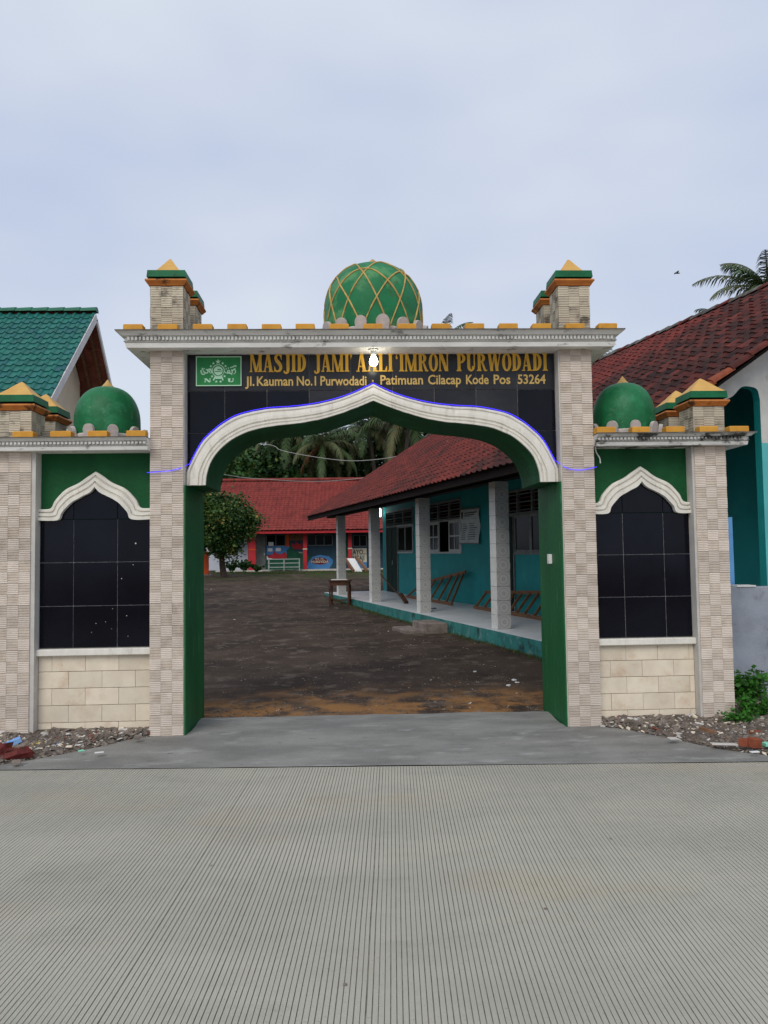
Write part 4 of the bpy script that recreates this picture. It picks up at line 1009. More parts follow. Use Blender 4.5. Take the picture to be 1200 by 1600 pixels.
b = MB(); b.box((-.26,-.15,.766),(.22,.16,.785),'paper',T=DT @ Matrix.Rotation(.1,4,'Z')); b.build('paper_stack', label='flat stack of white paper on the school desk', cat='paper')

# ================================================================== RED SCHOOL AT THE BACK
BY = 46.0; BZ = .575
rs = thing('red_school', (0, 48, BZ), 'low school with red tiled roof, red posts and painted mural wall', 'building')
b = MB(); b.box((-8.2, 46.0, BZ-.4), (12, 52.5, BZ+.10), 'plaster'); b.build('platform', rs)
WY = 47.0
b = MB(); b.box((-8.2, WY, BZ), (12, WY+.2, 3.15), 'mural_n'); b.box((-8.1, WY+.21, BZ), (-7.9, 52, 3.1), 'wallw'); b.box((11.8, WY+.21, BZ), (12, 52, 3.1), 'wallw'); b.box((-7.89,51.8,BZ),(11.79,52,3.1),'wallw'); bw = b.build('wall', rs)
def bx(px): return at(px, 850, WY).x
def bp(u, v, Y=None): return at(360+u/5, 800+v/5, Y or WY)
def panel(u0, v0, u1, v1, m, dy, name, par=bw):
    a, c = bp(u0, v0), bp(u1, v1); b = MB(); b.box((a.x, WY-dy, c.z), (c.x, WY-dy+.012 if dy > .02 else WY-.0005, a.z), m); return b.build(name, par)
b = MB(); a = bp(-200, 150); c = bp(138, 470); b.box((a.x, WY-.03, BZ+.101), (c.x, WY-.001, 3.1), 'wallw'); b.build('white_panel', bw)
d = panel(198, 175, 276, 452, 'frame', .05, 'door', bw); 
q = bp(268, 330); b = MB(); b.box((q.x-.04, WY-.08, q.z-.06), (q.x, WY-.051, q.z+.06), 'fix'); b.build('handle', d)
def back_window(u0, v0, u1, v1, n_):
    a, c = bp(u0, v0), bp(u1, v1); b = MB(); b.box((a.x, WY-.05, c.z), (c.x, WY-.001, a.z), 'frame'); o = b.build('window', bw)
    for k in range(n_):
        x0 = a.x+.05+(c.x-a.x-.05)*k/n_; x1 = a.x+(c.x-a.x-.05)*(k+1)/n_
        b = MB(); b.box((x0, WY-.065, c.z+.05), (x1, WY-.0505, a.z-.04), 'glass'); b.build('pane', o)
back_window(280, 178, 432, 266, 2); back_window(600, 178, 800, 262, 3); back_window(955, 180, 1066, 270, 2)
for u, v, w_, h_ in ((292,282,38,26),(355,280,40,26),(298,235,40,30)): panel(u, v, u+w_, v+h_, 'paper', .072, 'paper_sheet')
panel(435, 170, 460, 270, 'orange_p', .04, 'orange_panel'); panel(462, 172, 566, 225, 'wood', .04, 'notice_board')
panel(282, 268, 462, 330, 'mural_b', .015, 'mural_panel'); panel(440, 330, 566, 452, 'mural_g', .013, 'mural_panel'); panel(600, 345, 660, 452, 'mural_g', .016, 'mural_panel'); panel(282, 345, 440, 452, 'mural_g', .012, 'mural_panel')
def poly_panel(pts, m, dy, name='mural_panel'):
    b = MB(); P_ = [bp(u, v) for u, v in pts]; b.prism([(p.x, p.z) for p in P_], WY-dy, WY-.0005, m); b.build(name, bw)
poly_panel([(284,345),(330,330),(345,305),(360,322),(395,330),(425,312),(440,330),(440,362),(330,364),(284,368)], 'red', .03)
poly_panel([(284,340),(300,362),(330,362),(300,374),(284,372)], 'paper', .034)
poly_panel([(470,290),(480,240),(500,258),(515,232),(540,255),(560,240),(566,290)], 'red', .03)
poly_panel([(440,300),(478,262),(500,300),(566,330),(566,345),(440,345)], 'mural_g', .031)
poly_panel([(600,440),(606,395),(640,350),(700,334),(770,346),(800,375),(800,400),(770,445),(700,452),(630,450)], 'mural_b', .03)
poly_panel([(622,388),(660,362),(700,355),(740,362),(772,388),(740,404),(700,412),(655,404)], 'maroon', .036)
panel(950, 284, 1066, 392, 'mural_w', .03, 'mural_panel'); panel(1000, 392, 1066, 440, 'mural_b', .03, 'mural_panel')
panel(868, 180, 918, 360, 'mural_g', .02, 'mural_panel')
def btext(t, u0, u1, v, hpx, m, dy):
    a, c = bp(u0, v), bp(u1, v); words(t, a.x, c.x, a.z, hpx/1200*WY, WY-dy+.004, m, bw, 'mural_word', .02)
btext('RA AL', 664, 732, 372, 2.3, 'mural_w', .045); btext('MURSYIDA', 630, 768, 398, 3.6, 'mural_w', .045)
btext('AYO...', 955, 1062, 332, 7.5, 'wood_d', .04); btext('NGAJI', 955, 1046, 378, 7.5, 'mural_n', .04)
btext('PU WH', 502, 562, 324, 2.4, 'mural_w', .03)
for u0, u1, dpt in ((140,197,.42),(568,597,.22),(920,948,.22),(1290,1320,.22)):
    a, c = at(360+u0/5, 850, BY+.1), at(360+u1/5, 850, BY+.1)
    b = MB(); b.box((a.x, BY+.1, BZ+.101), (c.x, BY+.35, 2.93), 'red'); o = b.build('post', rs)
    b = MB(); b.box((a.x-.02, BY+.08, 1.86), (c.x+.02, BY+.37, 1.92), 'mural_w' if u0 != 140 else 'orange_p'); b.build('band', o)
b = MB(); b.box((-8.4, 45.35, 2.82), (12.3, 45.47, 3.00), 'red'); b.build('fascia', rs)
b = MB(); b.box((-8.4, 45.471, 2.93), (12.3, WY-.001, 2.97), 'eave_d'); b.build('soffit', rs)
ESL = math.atan2(6.45-3.02, 5.2); RL2 = 5.2/math.cos(ESL)
T2 = Matrix.Translation((-8.5, 45.28, 3.02)) @ Matrix.Rotation(ESL, 4, 'X')
b = MB(); b.box((0, 0, -.05), (20.9, RL2, -.02), 'eave_d', T=T2); r2 = b.build('roof', rs)
def sc2(p): return None
roof_tiles(r2, T2, 20.9, RL2, .25, .26, .032, .018, 'btile', 'btile', 0, score=sc2)
b = MB(); b.face([(-8.5,50.48,6.43),(12.4,50.48,6.43),(12.4,55.6,3.05),(-8.5,55.6,3.05)], 'btile'); b.tube([(-8.5,50.48,6.47),(12.4,50.48,6.47)], .12, 'btile', 8); b.build('ridge', r2)
# bench rack, slide, orange post
rk = thing('metal_rack', at(440,892,45.6), 'pale green metal shelf rack standing before the red mural', 'rack')
a, c = bp(300,372,45.6), bp(540,450,45.6); z0 = BZ+.02
z0 = ground_z(-4,45.6)
for x in (a.x, (a.x+c.x)/2, c.x):
    for y in (45.45, 45.8):
        b = MB(); b.box((x-.02,y-.02,z0),(x+.02,y+.02,a.z),'frame_w'); b.build('leg', rk)
for z in (a.z, (a.z*2+z0)/3, (a.z+z0*2)/3):
    b = MB(); b.box((a.x-.03,45.42,z),(c.x+.03,45.83,z+.035),'frame_w'); b.build('shelf', rk)
sl = thing('playground_slide', at(560,900,42), 'white playground slide with wooden sides in front of the mural', 'slide')
zg = ground_z(0,42)
def sp_(u, v, Y): return bp(u, v, Y)
tl, tr = sp_(903,362,43.2), sp_(972,362,43.2); bl_, br_ = sp_(955,468,42.0), sp_(1032,466,42.0)
b = MB(); pts = [tl, tr, br_, bl_]; b.face(pts, 'paper'); b.face([p-Vector((0,-.03,.03)) for p in reversed(pts)], 'paper')
for i in range(4): b.face([pts[i], pts[(i+1)%4], pts[(i+1)%4]-Vector((0,-.03,.03)), pts[i]-Vector((0,-.03,.03))], 'paper')
b.build('chute', sl)
for s_, (t_, q_) in ((-1,(tl,bl_)),(1,(tr,br_))):
    e = q_+(q_-t_)*.42; e.z = max(e.z, zg+.05)
    b = MB(); b.bar(t_+Vector((s_*.09,0,.05)), e+Vector((s_*.09,0,.0)), .10, .16, 'wood'); b.build('side_rail', sl)
    b = MB(); b.bar(t_+Vector((s_*.10,.12,0)), Vector((t_.x+s_*.10, 43.5, zg)), .08, .08, 'bluep'); b.build('leg', sl)
b = MB(); b.box((tl.x-.35,43.30,zg),(tl.x-.05,43.34,tl.z-.25),'mural_b'); b.build('blue_side', sl)
b = MB(); b.box((tl.x-.1,43.3,tl.z-.06),(tr.x+.1,43.9,tl.z-.02),'wood'); b.build('deck', sl)
q = at(322.5, 897, 40.0); zz = ground_z(q.x, 40)
op = thing('orange_post', (q.x, 40, zz), 'orange painted post on a small concrete foot beside the tree', 'post')
b = MB(); b.box((q.x-.11,39.9,zz+.08),(q.x+.11,40.1,1.80),'orange_p',bev=.01); b.build('shaft', op)
b = MB(); b.box((q.x-.3,39.7,zz-.05),(q.x+.3,40.3,zz+.0795),'stepst',bev=.02); b.build('foot', op)

# ================================================================== GREEN-ROOFED HOUSE, LEFT
hs = thing('green_roof_house', (-8, 17.5, 0), 'cream house with green glazed tile roof and white barge boards', 'house')
HX = -5.98; RY, RZ_ = 18.0, 7.33; P1_ = R_(44); fr_run = 3.6; 
b = MB(); b.box((-13, 15.2, -.05), (-6.72, 19.1, 3.9), 'cream')
vs = [(-6.72,15.2,3.9),(-6.72,19.1,3.9),(-6.72,19.1,5.92),(-6.72,18.0,7.20),(-6.72,15.2,4.5)]
b.face(vs, 'cream'); b.face([(x-.2,y,z) for x,y,z in reversed(vs)], 'cream')
b.face([(-6.72,19.1,3.9),(-13,19.1,3.9),(-13,19.1,5.92),(-6.72,19.1,5.92)], 'cream'); b.build('wall', hs)
HL = fr_run/math.cos(P1_)
HT = Matrix.Translation((-13.0, RY-fr_run, RZ_-fr_run*math.tan(P1_))) @ Matrix.Rotation(P1_, 4, 'X')
b = MB(); b.box((0, 0, -.06), (-HX and 13.0+HX, HL, -.03), 'rust_under', T=HT); hr = b.build('roof', hs)
def sc3(p):
    q = project(p)
    return q[2] if q and -25 < q[0] < 165 and q[1] < 690 else None
roof_tiles(hr, HT, 13.0+HX, HL, .213, .236, .042, .020, 'gtile', 'gtile', 300, score=sc3, jit=.004)
# back slope: battens, rafters and tile undersides show below the overhang
P2_ = R_(50); bl2 = 2.6; HB = Matrix.Translation((HX, RY, RZ_-.03)) @ Matrix.Rotation(math.pi, 4, 'Z') @ Matrix.Rotation(-P2_, 4, 'X')
bs = MB(); bs.box((0, -bl2/math.cos(P2_) if False else 0, -.02), (7.0, .01, .0), 'rust_under')
b = MB(); dy, dz = bl2, -bl2*math.tan(P2_)
b.face([(HX,RY,RZ_-.02),(-13,RY,RZ_-.02),(-13,RY+dy,RZ_-.02+dz),(HX,RY+dy,RZ_-.02+dz)], 'rust_under')
b.face([(HX,RY,RZ_+.03),(HX,RY+dy,RZ_+.03+dz),(-13,RY+dy,RZ_+.03+dz),(-13,RY,RZ_+.03)], 'rtile_s'); 
b.face([(HX,RY,RZ_-.02),(HX,RY+dy,RZ_-.02+dz),(HX,RY+dy,RZ_+.03+dz),(HX,RY,RZ_+.03)], 'rtile_s'); bsl = b.build('rear_slope', hs)
for k in range(9):
    t = .12+k*.1; b = MB(); b.box((-7.1,RY+dy*t-.02,RZ_-.055+dz*t),(HX-.06,RY+dy*t+.02,RZ_-.021+dz*t),'rust_under'); b.build('batten', bsl)
for x in (-6.2,-6.5):
    b = MB(); b.bar((x,RY+.05,RZ_-.13),(x,RY+dy,RZ_-.12+dz),.06,.10,'wood'); b.build('rafter', bsl)
b = MB(); b.bar((-7.0,19.95,RZ_-1.75*math.tan(P2_)-.25),(HX-.05,19.95,RZ_-1.75*math.tan(P2_)-.25),.10,.14,'wood'); b.build('purlin', bsl)
b = MB(); b.bar((HX+.012,RY,RZ_-.10),(HX+.012,RY-fr_run,RZ_-.10-fr_run*math.tan(P1_)),.035,.17,'barge'); b.build('barge_board', hs)
b = MB(); b.bar((HX+.012,RY+.02,RZ_-.16),(HX+.012,RY+1.75,RZ_-.16-1.75*math.tan(P2_)),.035,.10,'barge'); b.build('barge_board', hs)
x = -13.0
while x < HX-.05:
    b = MB(); pr_ = [(.11*math.cos(math.pi*i/6), .10*math.sin(math.pi*i/6)-.03) for i in range(7)]
    vs = [(x, RY+y, RZ_+.05+z) for y, z in pr_] + [(x+.39, RY+y*1.12, RZ_+.062+z*1.12) for y, z in pr_]
    b.mesh_(vs, [(i+1, i, 7+i, 8+i) for i in range(6)] + [tuple(range(7,14))], 'ridge_g'); b.build('ridge_tile', hr); x += .37

# ================================================================== RIGHT: cement wall, board
b = MB(); b.box((3.60, 7.95, -.1), (8.5, 8.10, 1.215), 'cwall', bev=.008); cw = b.build('cement_wall', label='rough grey blue cement boundary wall beside the gate', cat='wall')
b = MB(); b.box((3.85, 7.87, -.1), (8.4, 7.949, .16), 'cwall', bev=.01); b.build('plinth', cw)
b = MB(); b.box((4.02,7.94,1.216),(4.22,8.12,1.232),'paper'); b.build('coping_chip', cw)
q0 = at(1141,808,8.2); b = MB(); b.bar((q0.x+.02,8.25,-.03),(q0.x,8.22,q0.z),.05,.022,'blue',up=(0,1,0)); b.build('blue_board', label='narrow light blue board standing upright behind the cement wall', cat='board')

# ================================================================== PLANTS
def leaf_quad(mb, c, sz, m, nrm=None):
    a = Vector((rnd(-1,1), rnd(-1,1), rnd(-.6,.6))).normalized(); u = Vector((rnd(-1,1), rnd(-1,1), rnd(-1,.3)))
    bb = a.cross(u).normalized()*sz*.36; a = a*sz*.5
    mb.mesh_([c-a, c+bb*.9, c+a, c-bb*.9], [(0,1,2,3)], m)
def tree(name, label, base, h, blobs, n_leaf, sz, mats, group=None, trunk_r=.16, bark='bark'):
    t = thing(name, base, label, 'tree', group)
    b = MB(); base = Vector(base); top = base+Vector((rnd(-.2,.2), rnd(-.2,.2), h*.55))
    b.tube([base-Vector((0,0,.15)), base.lerp(top,.35)+Vector((rnd(-.1,.1),0,0)), base.lerp(top,.7), top], [trunk_r*1.25, trunk_r, trunk_r*.85, trunk_r*.6], bark, 9)
    for c, r in blobs:
        st = base.lerp(top, rnd(.5,1)); c = Vector(c); mid_ = st.lerp(c,.5)+Vector((rnd(-.15,.15),rnd(-.15,.15),.1)); b.tube([st, mid_, c], [trunk_r*.45, trunk_r*.28, trunk_r*.1], bark, 6)
    b.build('trunk', t)
    b = MB(); tot = sum(r**2 for c, r in blobs)
    for c, r in blobs:
        c = Vector(c); ncl = max(6, int(n_leaf*r*r/tot/14))
        for _ in range(ncl):
            d = Vector((random.gauss(0,1), random.gauss(0,1), random.gauss(0,1))).normalized(); rr = r*(rnd(.0,1)**.38)*rnd(.82,1.12)
            cc = c + Vector((d.x*rr, d.y*rr, d.z*rr*.85)); m = random.choices([x[0] for x in mats], [x[1] for x in mats])[0]; csz = sz*rnd(1.6,3.0)
            for _ in range(14): leaf_quad(b, cc+Vector((random.gauss(0,1),random.gauss(0,1),random.gauss(0,.8)))*csz*.55, sz*rnd(.6,1.3), m)
    b.build('crown', t)
def blobs_in(c, rx, ry, rz, n, r0, r1):
    o = []
    for _ in range(n):
        d = Vector((random.gauss(0,1), random.gauss(0,1), random.gauss(0,1))).normalized(); q = rnd(.2,1)**.5
        o.append(((c[0]+d.x*rx*q, c[1]+d.y*ry*q, c[2]+d.z*rz*q), rnd(r0,r1)))
    return o
DK = [('leaf1',6),('leaf2',3),('leaf3',.6)]
MD = [('leaf1',4),('leaf2',5),('leaf3',1.6)]
tb = (-6.35, 38, ground_z(-6.3,38))
tree('mango_tree', 'dense dark leafy tree with yellowish new leaves beside the orange post', tb, 3.2, blobs_in((-6.85,38,3.30), 1.65, 1.5, 1.35, 36, .40, .85)+blobs_in((-7.3,38,2.75), 1.0, .9, .6, 12, .4, .7)+blobs_in((-6.35,37.6,1.95), .75, .6, .45, 9, .25, .45)+blobs_in((-5.7,38,2.9), .6, .6, .5, 6, .35, .6), 46000, .15, [('leaf1',4),('leaf2',5),('leaf3',3.2),('leaf4',.6)], trunk_r=.15)
for px, Y, top, rx, lab in ((450,72,640,6.0,'very large dark tree standing far behind the palms'),(620,74,618,6.5,'very large dark tree far behind the teal classroom building'),(700,70,640,5.0,'dark tree far behind the ridge, next to the tall palm'),(345,54,690,3.2,'rounded green tree behind the white walled end of the red school'),(410,57,668,3.6,'broad dark tree behind the red school between palms'),(505,60,660,4.2,'tall dark tree behind the red school with a shaded hollow crown'),(580,62,668,4.5,'dark leafy tree behind the red school near the drooping palm'),(655,60,650,4.0,'dark leafy tree behind the ridge of the teal classroom building'),(262,58,716,4.0,'tall leafy tree rising behind the tree by the orange post')):
    q = at(px, top, Y); z0 = ground_z(q.x, Y); hz = q.z-z0
    tree('broadleaf_tree', lab, (q.x, Y, z0), hz*.8, blobs_in((q.x, Y, z0+hz*.56), rx, 2.5, hz*.37, 26, 1.1, 2.0), 12000, .36, DK if px > 380 else MD, 'trees behind the red school', .28)
def palm(name, label, base, h, fl, n_f, lean=(0,0), mats=('frond','frond2'), group='coconut palms', droop=1.0, dry=1, leaf_n=44):
    t = thing(name, base, label, 'palm tree', group); base = Vector(base); top = base+Vector((lean[0], lean[1], h))
    b = MB(); K = 10; pts = []; rr = []
    for k in range(K+1):
        f = k/K; pts.append(base+Vector((lean[0]*f*f, lean[1]*f*f, h*f-(.2 if k == 0 else 0)))); rr.append(.20-.07*f+(.08 if k == 0 else 0))
    b.tube(pts, rr, 'pbark', 10); b.build('trunk', t)
    for k in range(n_f):
        az = 2*math.pi*(k*.382)+rnd(-.15,.15); el = R_(78-115*(k/n_f)**.9+rnd(-8,8)); m = mats[k % 2] if k < n_f-dry else 'frond_d'
        L_ = fl*rnd(.85,1.1); p = top+Vector((0,0,-.1)); hd = Vector((math.cos(az), math.sin(az), 0)); pts = [p.copy()]; e = el; st = L_/12
        for q in range(12):
            e -= R_(3.0+5.5*q/12*1.3)*droop; e = max(e, R_(-86)); p = p+(hd*math.cos(e)+Vector((0,0,math.sin(e))))*st; pts.append(p.copy())
        b = MB(); b.tube(pts, [.035*(1-.85*i/12) for i in range(13)], m, 4, False)
        side = hd.cross(Vector((0,0,1)))
        for q in range(leaf_n):
            f = (q+1.5)/(leaf_n+1.5); i = min(int(f*12), 11); o = pts[i].lerp(pts[i+1], f*12-i); d = (pts[i+1]-pts[i]).normalized()
            ll = fl*.20*math.sin(math.pi*min(f*.92+.08,1))**.7*rnd(.85,1.1)+.05; w_ = .034*fl/4
            for s_ in (-1,1):
                dr = (side*s_*rnd(.55,.75)+d*.55+Vector((0,0,rnd(-.55,-.15)))).normalized(); mid_ = o+dr*ll*.5; tip = o+dr*ll*.85+Vector((0,0,-ll*rnd(.25,.45)))
                wv = d*w_
                b.mesh_([o-wv, o+wv, mid_+wv, mid_-wv, tip], [(0,1,2,3),(3,2,4)], m)
        b.build('frond', t)
for px, py, Y, fl, n_f, lean, lab in ((640,640,52,5.0,26,(.6,0),'tall coconut palm with drooping olive fronds behind the teal building'),(575,668,57,4.6,22,(-.8,0),'coconut palm with hanging brown fronds over the dark hollow'),(455,668,56,4.2,20,(.4,0),'lower coconut palm behind the middle of the red school'),(400,655,62,4.6,18,(-.5,.3),'coconut palm behind the broad dark tree'),(505,690,54,3.8,18,(.2,0),'short coconut palm just behind the red school ridge')):
    q = at(px, py, Y); z0 = ground_z(q.x, Y); palm('coconut_palm', lab, (q.x-lean[0], Y-lean[1], z0), q.z-z0, fl, n_f, lean, group='coconut palms behind the school', droop=1.15, mats=('frond2','frond'))
q = at(1200, 455, 30); palm('coconut_palm', 'coconut palm showing above the red roof ridge at the gable end', (q.x+.4, 30, 0), q.z, 2.9, 36, (-.4,0), group='coconut palms behind the school', dry=0)
q = at(1140, 492, 32); palm('coconut_palm', 'smaller coconut palm just clearing the red roof ridge', (q.x, 32, 0), q.z-.5, 2.0, 22, (0,0), group='coconut palms behind the school', dry=0)
q = at(936, 590, 40); palm('coconut_palm', 'coconut palm tips showing between the gate pillar and the red roof', (q.x, 40, ground_z(q.x,40)), q.z-.1, 2.6, 18, (0,0), group='coconut palms behind the school', dry=0)
q = at(688, 562, 66); palm('coconut_palm', 'tall coconut palm whose frond tips just clear the gate cornice', (q.x, 66, ground_z(q.x,66)), q.z, 4.3, 20, (0,0), group='coconut palms behind the school', dry=0)
# weeds by the right-hand gate pillar
def weed(name, label, base, h, n_, spread, sz=.05, wm=('weed','leaf2'), grp='weeds by the gate wall'):
    t = thing(name, base, label, 'plant', grp); b = MB(); s2 = MB(); base = Vector(base)
    for _ in range(n_):
        a = rnd(0,6.28); e = base+Vector((math.cos(a)*spread*rnd(.3,1), math.sin(a)*spread*rnd(.2,.7), h*rnd(.4,1))); mid_ = base.lerp(e,.5)+Vector((0,0,h*.12))
        s2.tube([base+Vector((math.cos(a)*.03,math.sin(a)*.03,-.02)), mid_, e], [.005,.004,.002], 'weed', 4)
        for q in range(14):
            f = rnd(.25,1); p = base.lerp(mid_, f*2) if f < .5 else mid_.lerp(e, f*2-1); leaf_quad(b, p+Vector((rnd(-.03,.03),rnd(-.03,.03),rnd(-.02,.03))), sz*rnd(.6,1.4), wm[0] if random.random() < .7 else wm[1])
    s2.build('stem', t); b.build('leaves', t)
weed('weed_plant', 'bushy green weed at the foot of the cement wall', (3.92,7.66,0), .40, 70, .28, .050)
weed('weed_plant', 'low green weed sprawling at the foot of the outer gate pillar', (3.46,6.92,.03), .13, 24, .26, .036)
weed('weed_plant', 'green weed growing behind the broken bricks', (3.78,7.15,.02), .22, 44, .28, .042)
# grass tufts: along the plinth and before the red school
def blades(mb, x, y, z, h, n_, r, m='grass'):
    for _ in range(n_):
        a = rnd(0,6.28); px, py = x+rnd(-r,r), y+rnd(-r,r); d = Vector((math.cos(a), math.sin(a), 0)); hh = h*rnd(.5,1.2); sd_ = d.cross(Vector((0,0,1)))*.006*max(1,h/.08)
        o = Vector((px,py,z)); mb.mesh_([o-sd_, o+sd_, o+d*hh*.5+Vector((0,0,hh))], [(0,1,2)], m)
b = MB()
for _ in range(700):
    s_ = rnd(8.5,25); P_ = 5.6-abs(random.gauss(0,.10))-.01; p = B(P_, s_, 0); blades(b, p.x, p.y, ground_z(p.x,p.y), rnd(.02,.07), 5, .05)
b.build('plinth_grass', label='thin dark grass growing along the veranda platform', cat='grass', kind='stuff')
b = MB()
for _ in range(1800):
    x, y = rnd(-8,2), rnd(40.5,45.3)
    if nz3(x*.5, y*.5, 2) > -.12: blades(b, x, y, ground_z(x,y), rnd(.05,.12), 5, .15)
b.build('school_grass', label='short mossy grass in front of the red school', cat='grass', kind='stuff')
for px, Y, h, lab in ((382,44.5,.75,'tall dark shrub at the corner of the white school wall'),(362,43.5,.95,'dark bushy shrub between the tree trunk and the white school wall'),(402,44.8,.45,'small dark shrub at the foot of the grey school door')):
    q = at(px, 895, Y); weed('garden_shrub', lab, (q.x, Y, ground_z(q.x,Y)), h, 26, .6, .15, ('leaf1','leaf2'), 'shrubs before the red school')

# ================================================================== RUBBLE, LITTER, WIRES, BIRD
def shard(mb, c, s_, m):
    a = Matrix.Translation(c) @ Euler((rnd(-.5,.5), rnd(-.5,.5), rnd(0,6.28))).to_matrix().to_4x4()
    x, y, z = s_*rnd(.5,1.2), s_*rnd(.4,.9), s_*rnd(.15,.5)
    v = [(-x,-y,0),(x,-y*rnd(.5,1),0),(x*rnd(.5,1),y,0),(-x*rnd(.4,1),y*rnd(.6,1),0)]; v += [(p[0]*rnd(.7,.95), p[1]*rnd(.7,.95), z) for p in v]
    mb.mesh_([a @ Vector(p) for p in v], [(4,5,6,7),(0,1,5,4),(1,2,6,5),(2,3,7,6),(3,0,4,7)], m)
def rub_z(x, y): 
    e = 7.16-y
    return .035 + .035*max(0, 1-e/.7) + .018*nz3(x*5, y*5)
def left_edge(x): return interp([(-6,6.29),(-3.0,6.125),(-2.6,6.37),(-2.2,6.71),(-1.98,6.97),(-1.80,7.07)], x)
def right_edge(x): return interp([(2.20,7.07),(2.45,6.87),(2.72,6.51),(3.0,6.15),(3.45,5.81),(6,5.67)], x)
for sd_, xa, xb, ef, lab in ((-1,-6.0,-1.84,left_edge,'brown rubble soil heaped along the left side wall'),(1,2.25,6.0,right_edge,'brown rubble soil heaped along the right side wall')):
    b = MB(); nx_, ny_ = 60, 10; v = []
    for i in range(nx_+1):
        x = xa+(xb-xa)*i/nx_; y0 = ef(x)+.012*nz3(x*9,1); y1 = 7.19 if -3.3 < x < 3.55 else 7.95
        if y1-y0 < .03: y1 = y0+.03
        for j in range(ny_+1):
            f = j/ny_; y = y0+(y1-y0)*f; v.append((x, y, (-.02 if j == 0 else rub_z(x,y)*min(1,f*2.5)+.006)))
    b.mesh_(v, [(i*(ny_+1)+j, (i+1)*(ny_+1)+j, (i+1)*(ny_+1)+j+1, i*(ny_+1)+j+1) for i in range(nx_) for j in range(ny_)], 'soil'); 
    o = b.build('rubble_bed', kind='structure')
    b = MB()
    for _ in range(4200):
        x = rnd(max(xa,-4.2), min(xb,4.6)); y0 = ef(x); y1 = 7.13 if -3.3 < x < 3.55 else 7.8
        if y1 < y0: continue
        y = y0+(y1-y0)*rnd(0,1)**.8; f = (y-y0)/max(y1-y0,.01); z = rub_z(x,y)*min(1,f*2.5)+.006
        shard(b, (x,y,z-.003), rnd(.006,.022) if random.random() < .85 else rnd(.02,.04), random.choices(['shard','plaster','stone','brick','stepst'],[8,1.0,1.0,.25,3.5])[0])
    b.build('rubble', label='broken tile and stone rubble '+('left' if sd_ < 0 else 'right')+' of the cement apron' if False else ('chips of stone and tile rubble around the dark red plastic bags' if sd_ < 0 else 'chips of stone and tile rubble beside the weeds and bricks'), cat='rubble', kind='stuff')
def gp_(px, py):
    d = ((px-600)/1200)*RT - ((py-800)/1200)*UP + FW; k = (ZC-.05)/-d.z; return Vector((d.x*k, d.y*k, .04))
def slab_(name, label, cat, px, py, sx, sy_, sz, m, rot, tilt=(0,0), group=None):
    p = gp_(px, py); b = MB(); b.box((-sx/2,-sy_/2,0),(sx/2,sy_/2,sz), m, bev=min(sz*.3,.004)); b.build(name, T=Matrix.Translation(p) @ Euler((tilt[0],tilt[1],rot)).to_matrix().to_4x4(), label=label, cat=cat, group=group)
slab_('plastic_box', 'crushed blue plastic packet on the red bag heap', 'packet', 18, 1164, .17, .06, .045, 'bluep', .5, (0,-.35))
slab_('wrapper', 'crumpled yellow wrapper lying on the rubble', 'wrapper', 54, 1161, .12, .06, .012, 'yel', .35, (.1,-.15))
slab_('paper_scrap', 'white paper scrap at the edge of the cement apron', 'scrap', 155, 1174, .07, .04, .004, 'paper', .3)
slab_('plastic_scrap', 'small blue plastic scrap beside the stone cladding', 'scrap', 92, 1162, .04, .03, .01, 'bluep', .2)
slab_('plastic_scrap', 'pale green plastic scrap in the rubble', 'scrap', 127, 1172, .045, .035, .01, 'mintp', .6)
slab_('yellow_scrap', 'pale yellow foam scrap in the rubble', 'scrap', 108, 1166, .05, .035, .015, 'stone', .1)
slab_('broken_tile', 'large white broken tile on the rubble heap near the weeds', 'tile', 1052, 1153, .09, .05, .010, 'plaster', .3, (.1,.1))
slab_('broken_tile', 'long pale broken tile near the weeds', 'tile', 1132, 1162, .20, .05, .012, 'plaster', -.2)
slab_('broken_brick', 'chunky orange broken brick beside the weeds', 'brick', 1178, 1166, .085, .07, .075, 'brick', .25, (.05,.1))
slab_('broken_brick', 'small reddish brick fragment next to the chunky brick', 'brick', 1163, 1164, .06, .07, .06, 'brick', .8)
slab_('foam_cup', 'flat white foam lid in front of the chunky brick', 'lid', 1179, 1174, .07, .03, .012, 'paper', .1)
slab_('plastic_tub', 'mint green plastic lid at the rubble edge', 'lid', 1200, 1164, .07, .05, .03, 'mintp', .1)
slab_('wood_offcut', 'brown wood offcut leaning at the niche wall foot beside the weeds', 'wood', 1105, 1143, .14, .04, .035, 'wood', -.35, (0,.25))
slab_('stone_lump', 'round brown stone where the rubble meets the tall gate pillar', 'stone', 215, 1153, .05, .04, .035, 'stepst', .2)
b = MB()
p = gp_(30, 1178); lump(b, (p.x-.02,p.y+.02,.02), .10, .05, .075, 'bag', .3, .35); b.build('plastic_bag', label='dark red crumpled plastic bag on the rubble', cat='bag')
b = MB(); p = gp_(4, 1176); lump(b, (p.x-.02,p.y,.02), .08, .06, .10, 'bag', .1, .3); b.build('plastic_bag', label='red plastic bag corner at the outer pillar foot', cat='bag')
b = MB(); p = gp_(26, 1188); lump(b, (p.x,p.y,.02), .03, .022, .03, 'stepst', .3, .2); b.build('stone_lump', label='pinkish brown stone in front of the red bag', cat='stone')
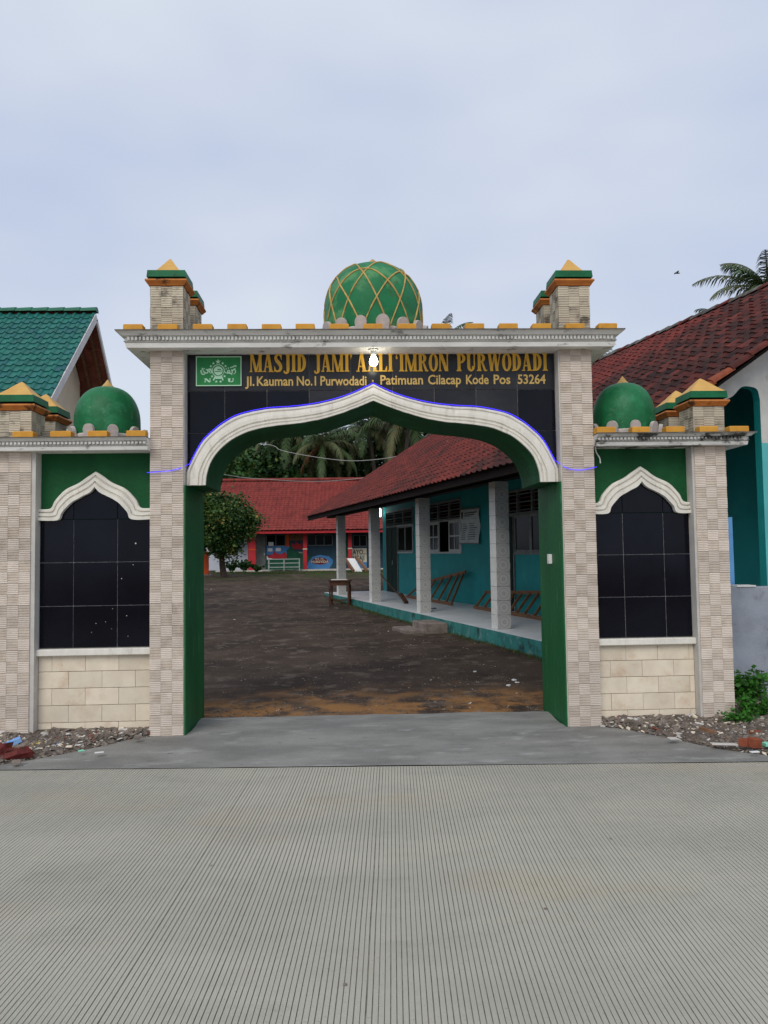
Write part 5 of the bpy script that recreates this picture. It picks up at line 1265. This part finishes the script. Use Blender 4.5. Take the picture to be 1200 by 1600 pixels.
# small stones and litter over the yard
b = MB()
for _ in range(5200):
    y = 7.9+22*rnd(0,1)**1.7; x = rnd(-1.9-.05*y, 2.2) if y > 9 else rnd(-1.5,1.9)
    if B(0,0,0) is not None and (x*math.cos(BA)+y*math.sin(BA)) > 5.5: continue
    shard(b, (x,y,ground_z(x,y)-.002), rnd(.005,.013) if random.random() < .93 else rnd(.012,.024), random.choices(['stepst','shard','soil','plaster'],[4,3,5,.25])[0])
b.build('yard_stones', label='small stones scattered over the dark yard', cat='stones', kind='stuff')
for k, (px, py) in enumerate(((808,1062),(795,1066),(742,1045),(803,1058),(330,930),(366,966))):
    p = gp_(px, py); p.z = ground_z(p.x,p.y)+.01; b = MB(); s_ = rnd(.025,.055)
    poly = [(s_*rnd(.5,1)*math.cos(2*math.pi*i/7), s_*.6*rnd(.5,1)*math.sin(2*math.pi*i/7)) for i in range(7)]
    b.mesh_([(x,y,rnd(0,.01)) for x,y in poly]+[(x*.9,y*.9,.012+rnd(0,.01)) for x,y in poly], [tuple(range(7,14))]+[(i,(i+1)%7,7+(i+1)%7,7+i) for i in range(7)], 'paper')
    b.build('litter_scrap', T=Matrix.Translation(p), label='torn white paper scrap lying on the dark yard', cat='scrap', group='paper scraps in the yard')
for k, (px, py, s_) in enumerate(((954,1297,.010),(986,1168,.012),(995,1169,.012),(1011,1169,.013),(539,1518,.012),(330,1338,.009),(852,1403,.012))):
    p = gp_(px, py); p.z = .001; b = MB(); lump(b, (0,0,0), s_*.6, s_*.45, s_*.4, 'stepst', 0, .2); b.build('pebble', T=Matrix.Translation(p), label='tiny dark pebble lying on the bare concrete', cat='pebble', group='pebbles on the concrete')
# utility pole out on the left carries both wires
up_ = thing('utility_pole', (-9.2, 29, ground_z(-9.2,29)), 'slim grey utility pole carrying the wires over the yard', 'pole')
b = MB(); b.tube([(-9.2,29,0),(-9.2,29,6.0)], [.10,.07], 'cable', 10); b.build('shaft', up_); b = MB(); b.box((-9.6,28.95,5.75),(-8.8,28.94+.06,5.83),'frame'); b.build('crossarm', up_)
e1 = at(662,700,28); 
pts = [Vector((-9.0,29,5.85)), at(399,693,28.6), at(440,704,28.5), at(480,712,28.4), at(526,718.5,28.3), at(560,720,28.2), at(600,716.5,28.1), at(632,710,28.05), e1]
b = MB(); b.tube(spline([tuple(p) for p in pts], 4), .011, 'cable', 5); b.build('overhead_wire', label='upper pale wire sagging across the yard to the teal building roof', cat='wire')
pts = [Vector((-9.4,29,5.85)), at(347,741,36), at(433,750,38), at(480,752,39), at(524,751,40), at(580,744.5,41), at(640,728,42), at(760,690,44)]
b = MB(); b.tube(spline([tuple(p) for p in pts], 4), .013, 'cable', 5); b.build('overhead_wire', label='lower pale wire running just above the red school ridge', cat='wire')
# bird
q = at(1057.5, 427, 30); bd = thing('bird', q, 'small dark bird flying above the red roof', 'bird')
b = MB(); b.tube([q+Vector((-.11,0,0)), q+Vector((-.05,0,.01)), q+Vector((.03,0,.01)), q+Vector((.10,0,.005)), q+Vector((.14,0,0))], [.005,.03,.035,.02,.004], 'ink', 8); b.build('body', bd)
for s_ in (-1,1):
    b = MB(); pp = [q+Vector((.02,0,.02)), q+Vector((.05,s_*.12,.05)), q+Vector((-.02,s_*.22,.035)), q+Vector((-.06,s_*.10,.03))]; b.face(pp, 'ink'); b.face([v-Vector((0,0,.006)) for v in reversed(pp)], 'ink'); b.build('wing', bd)
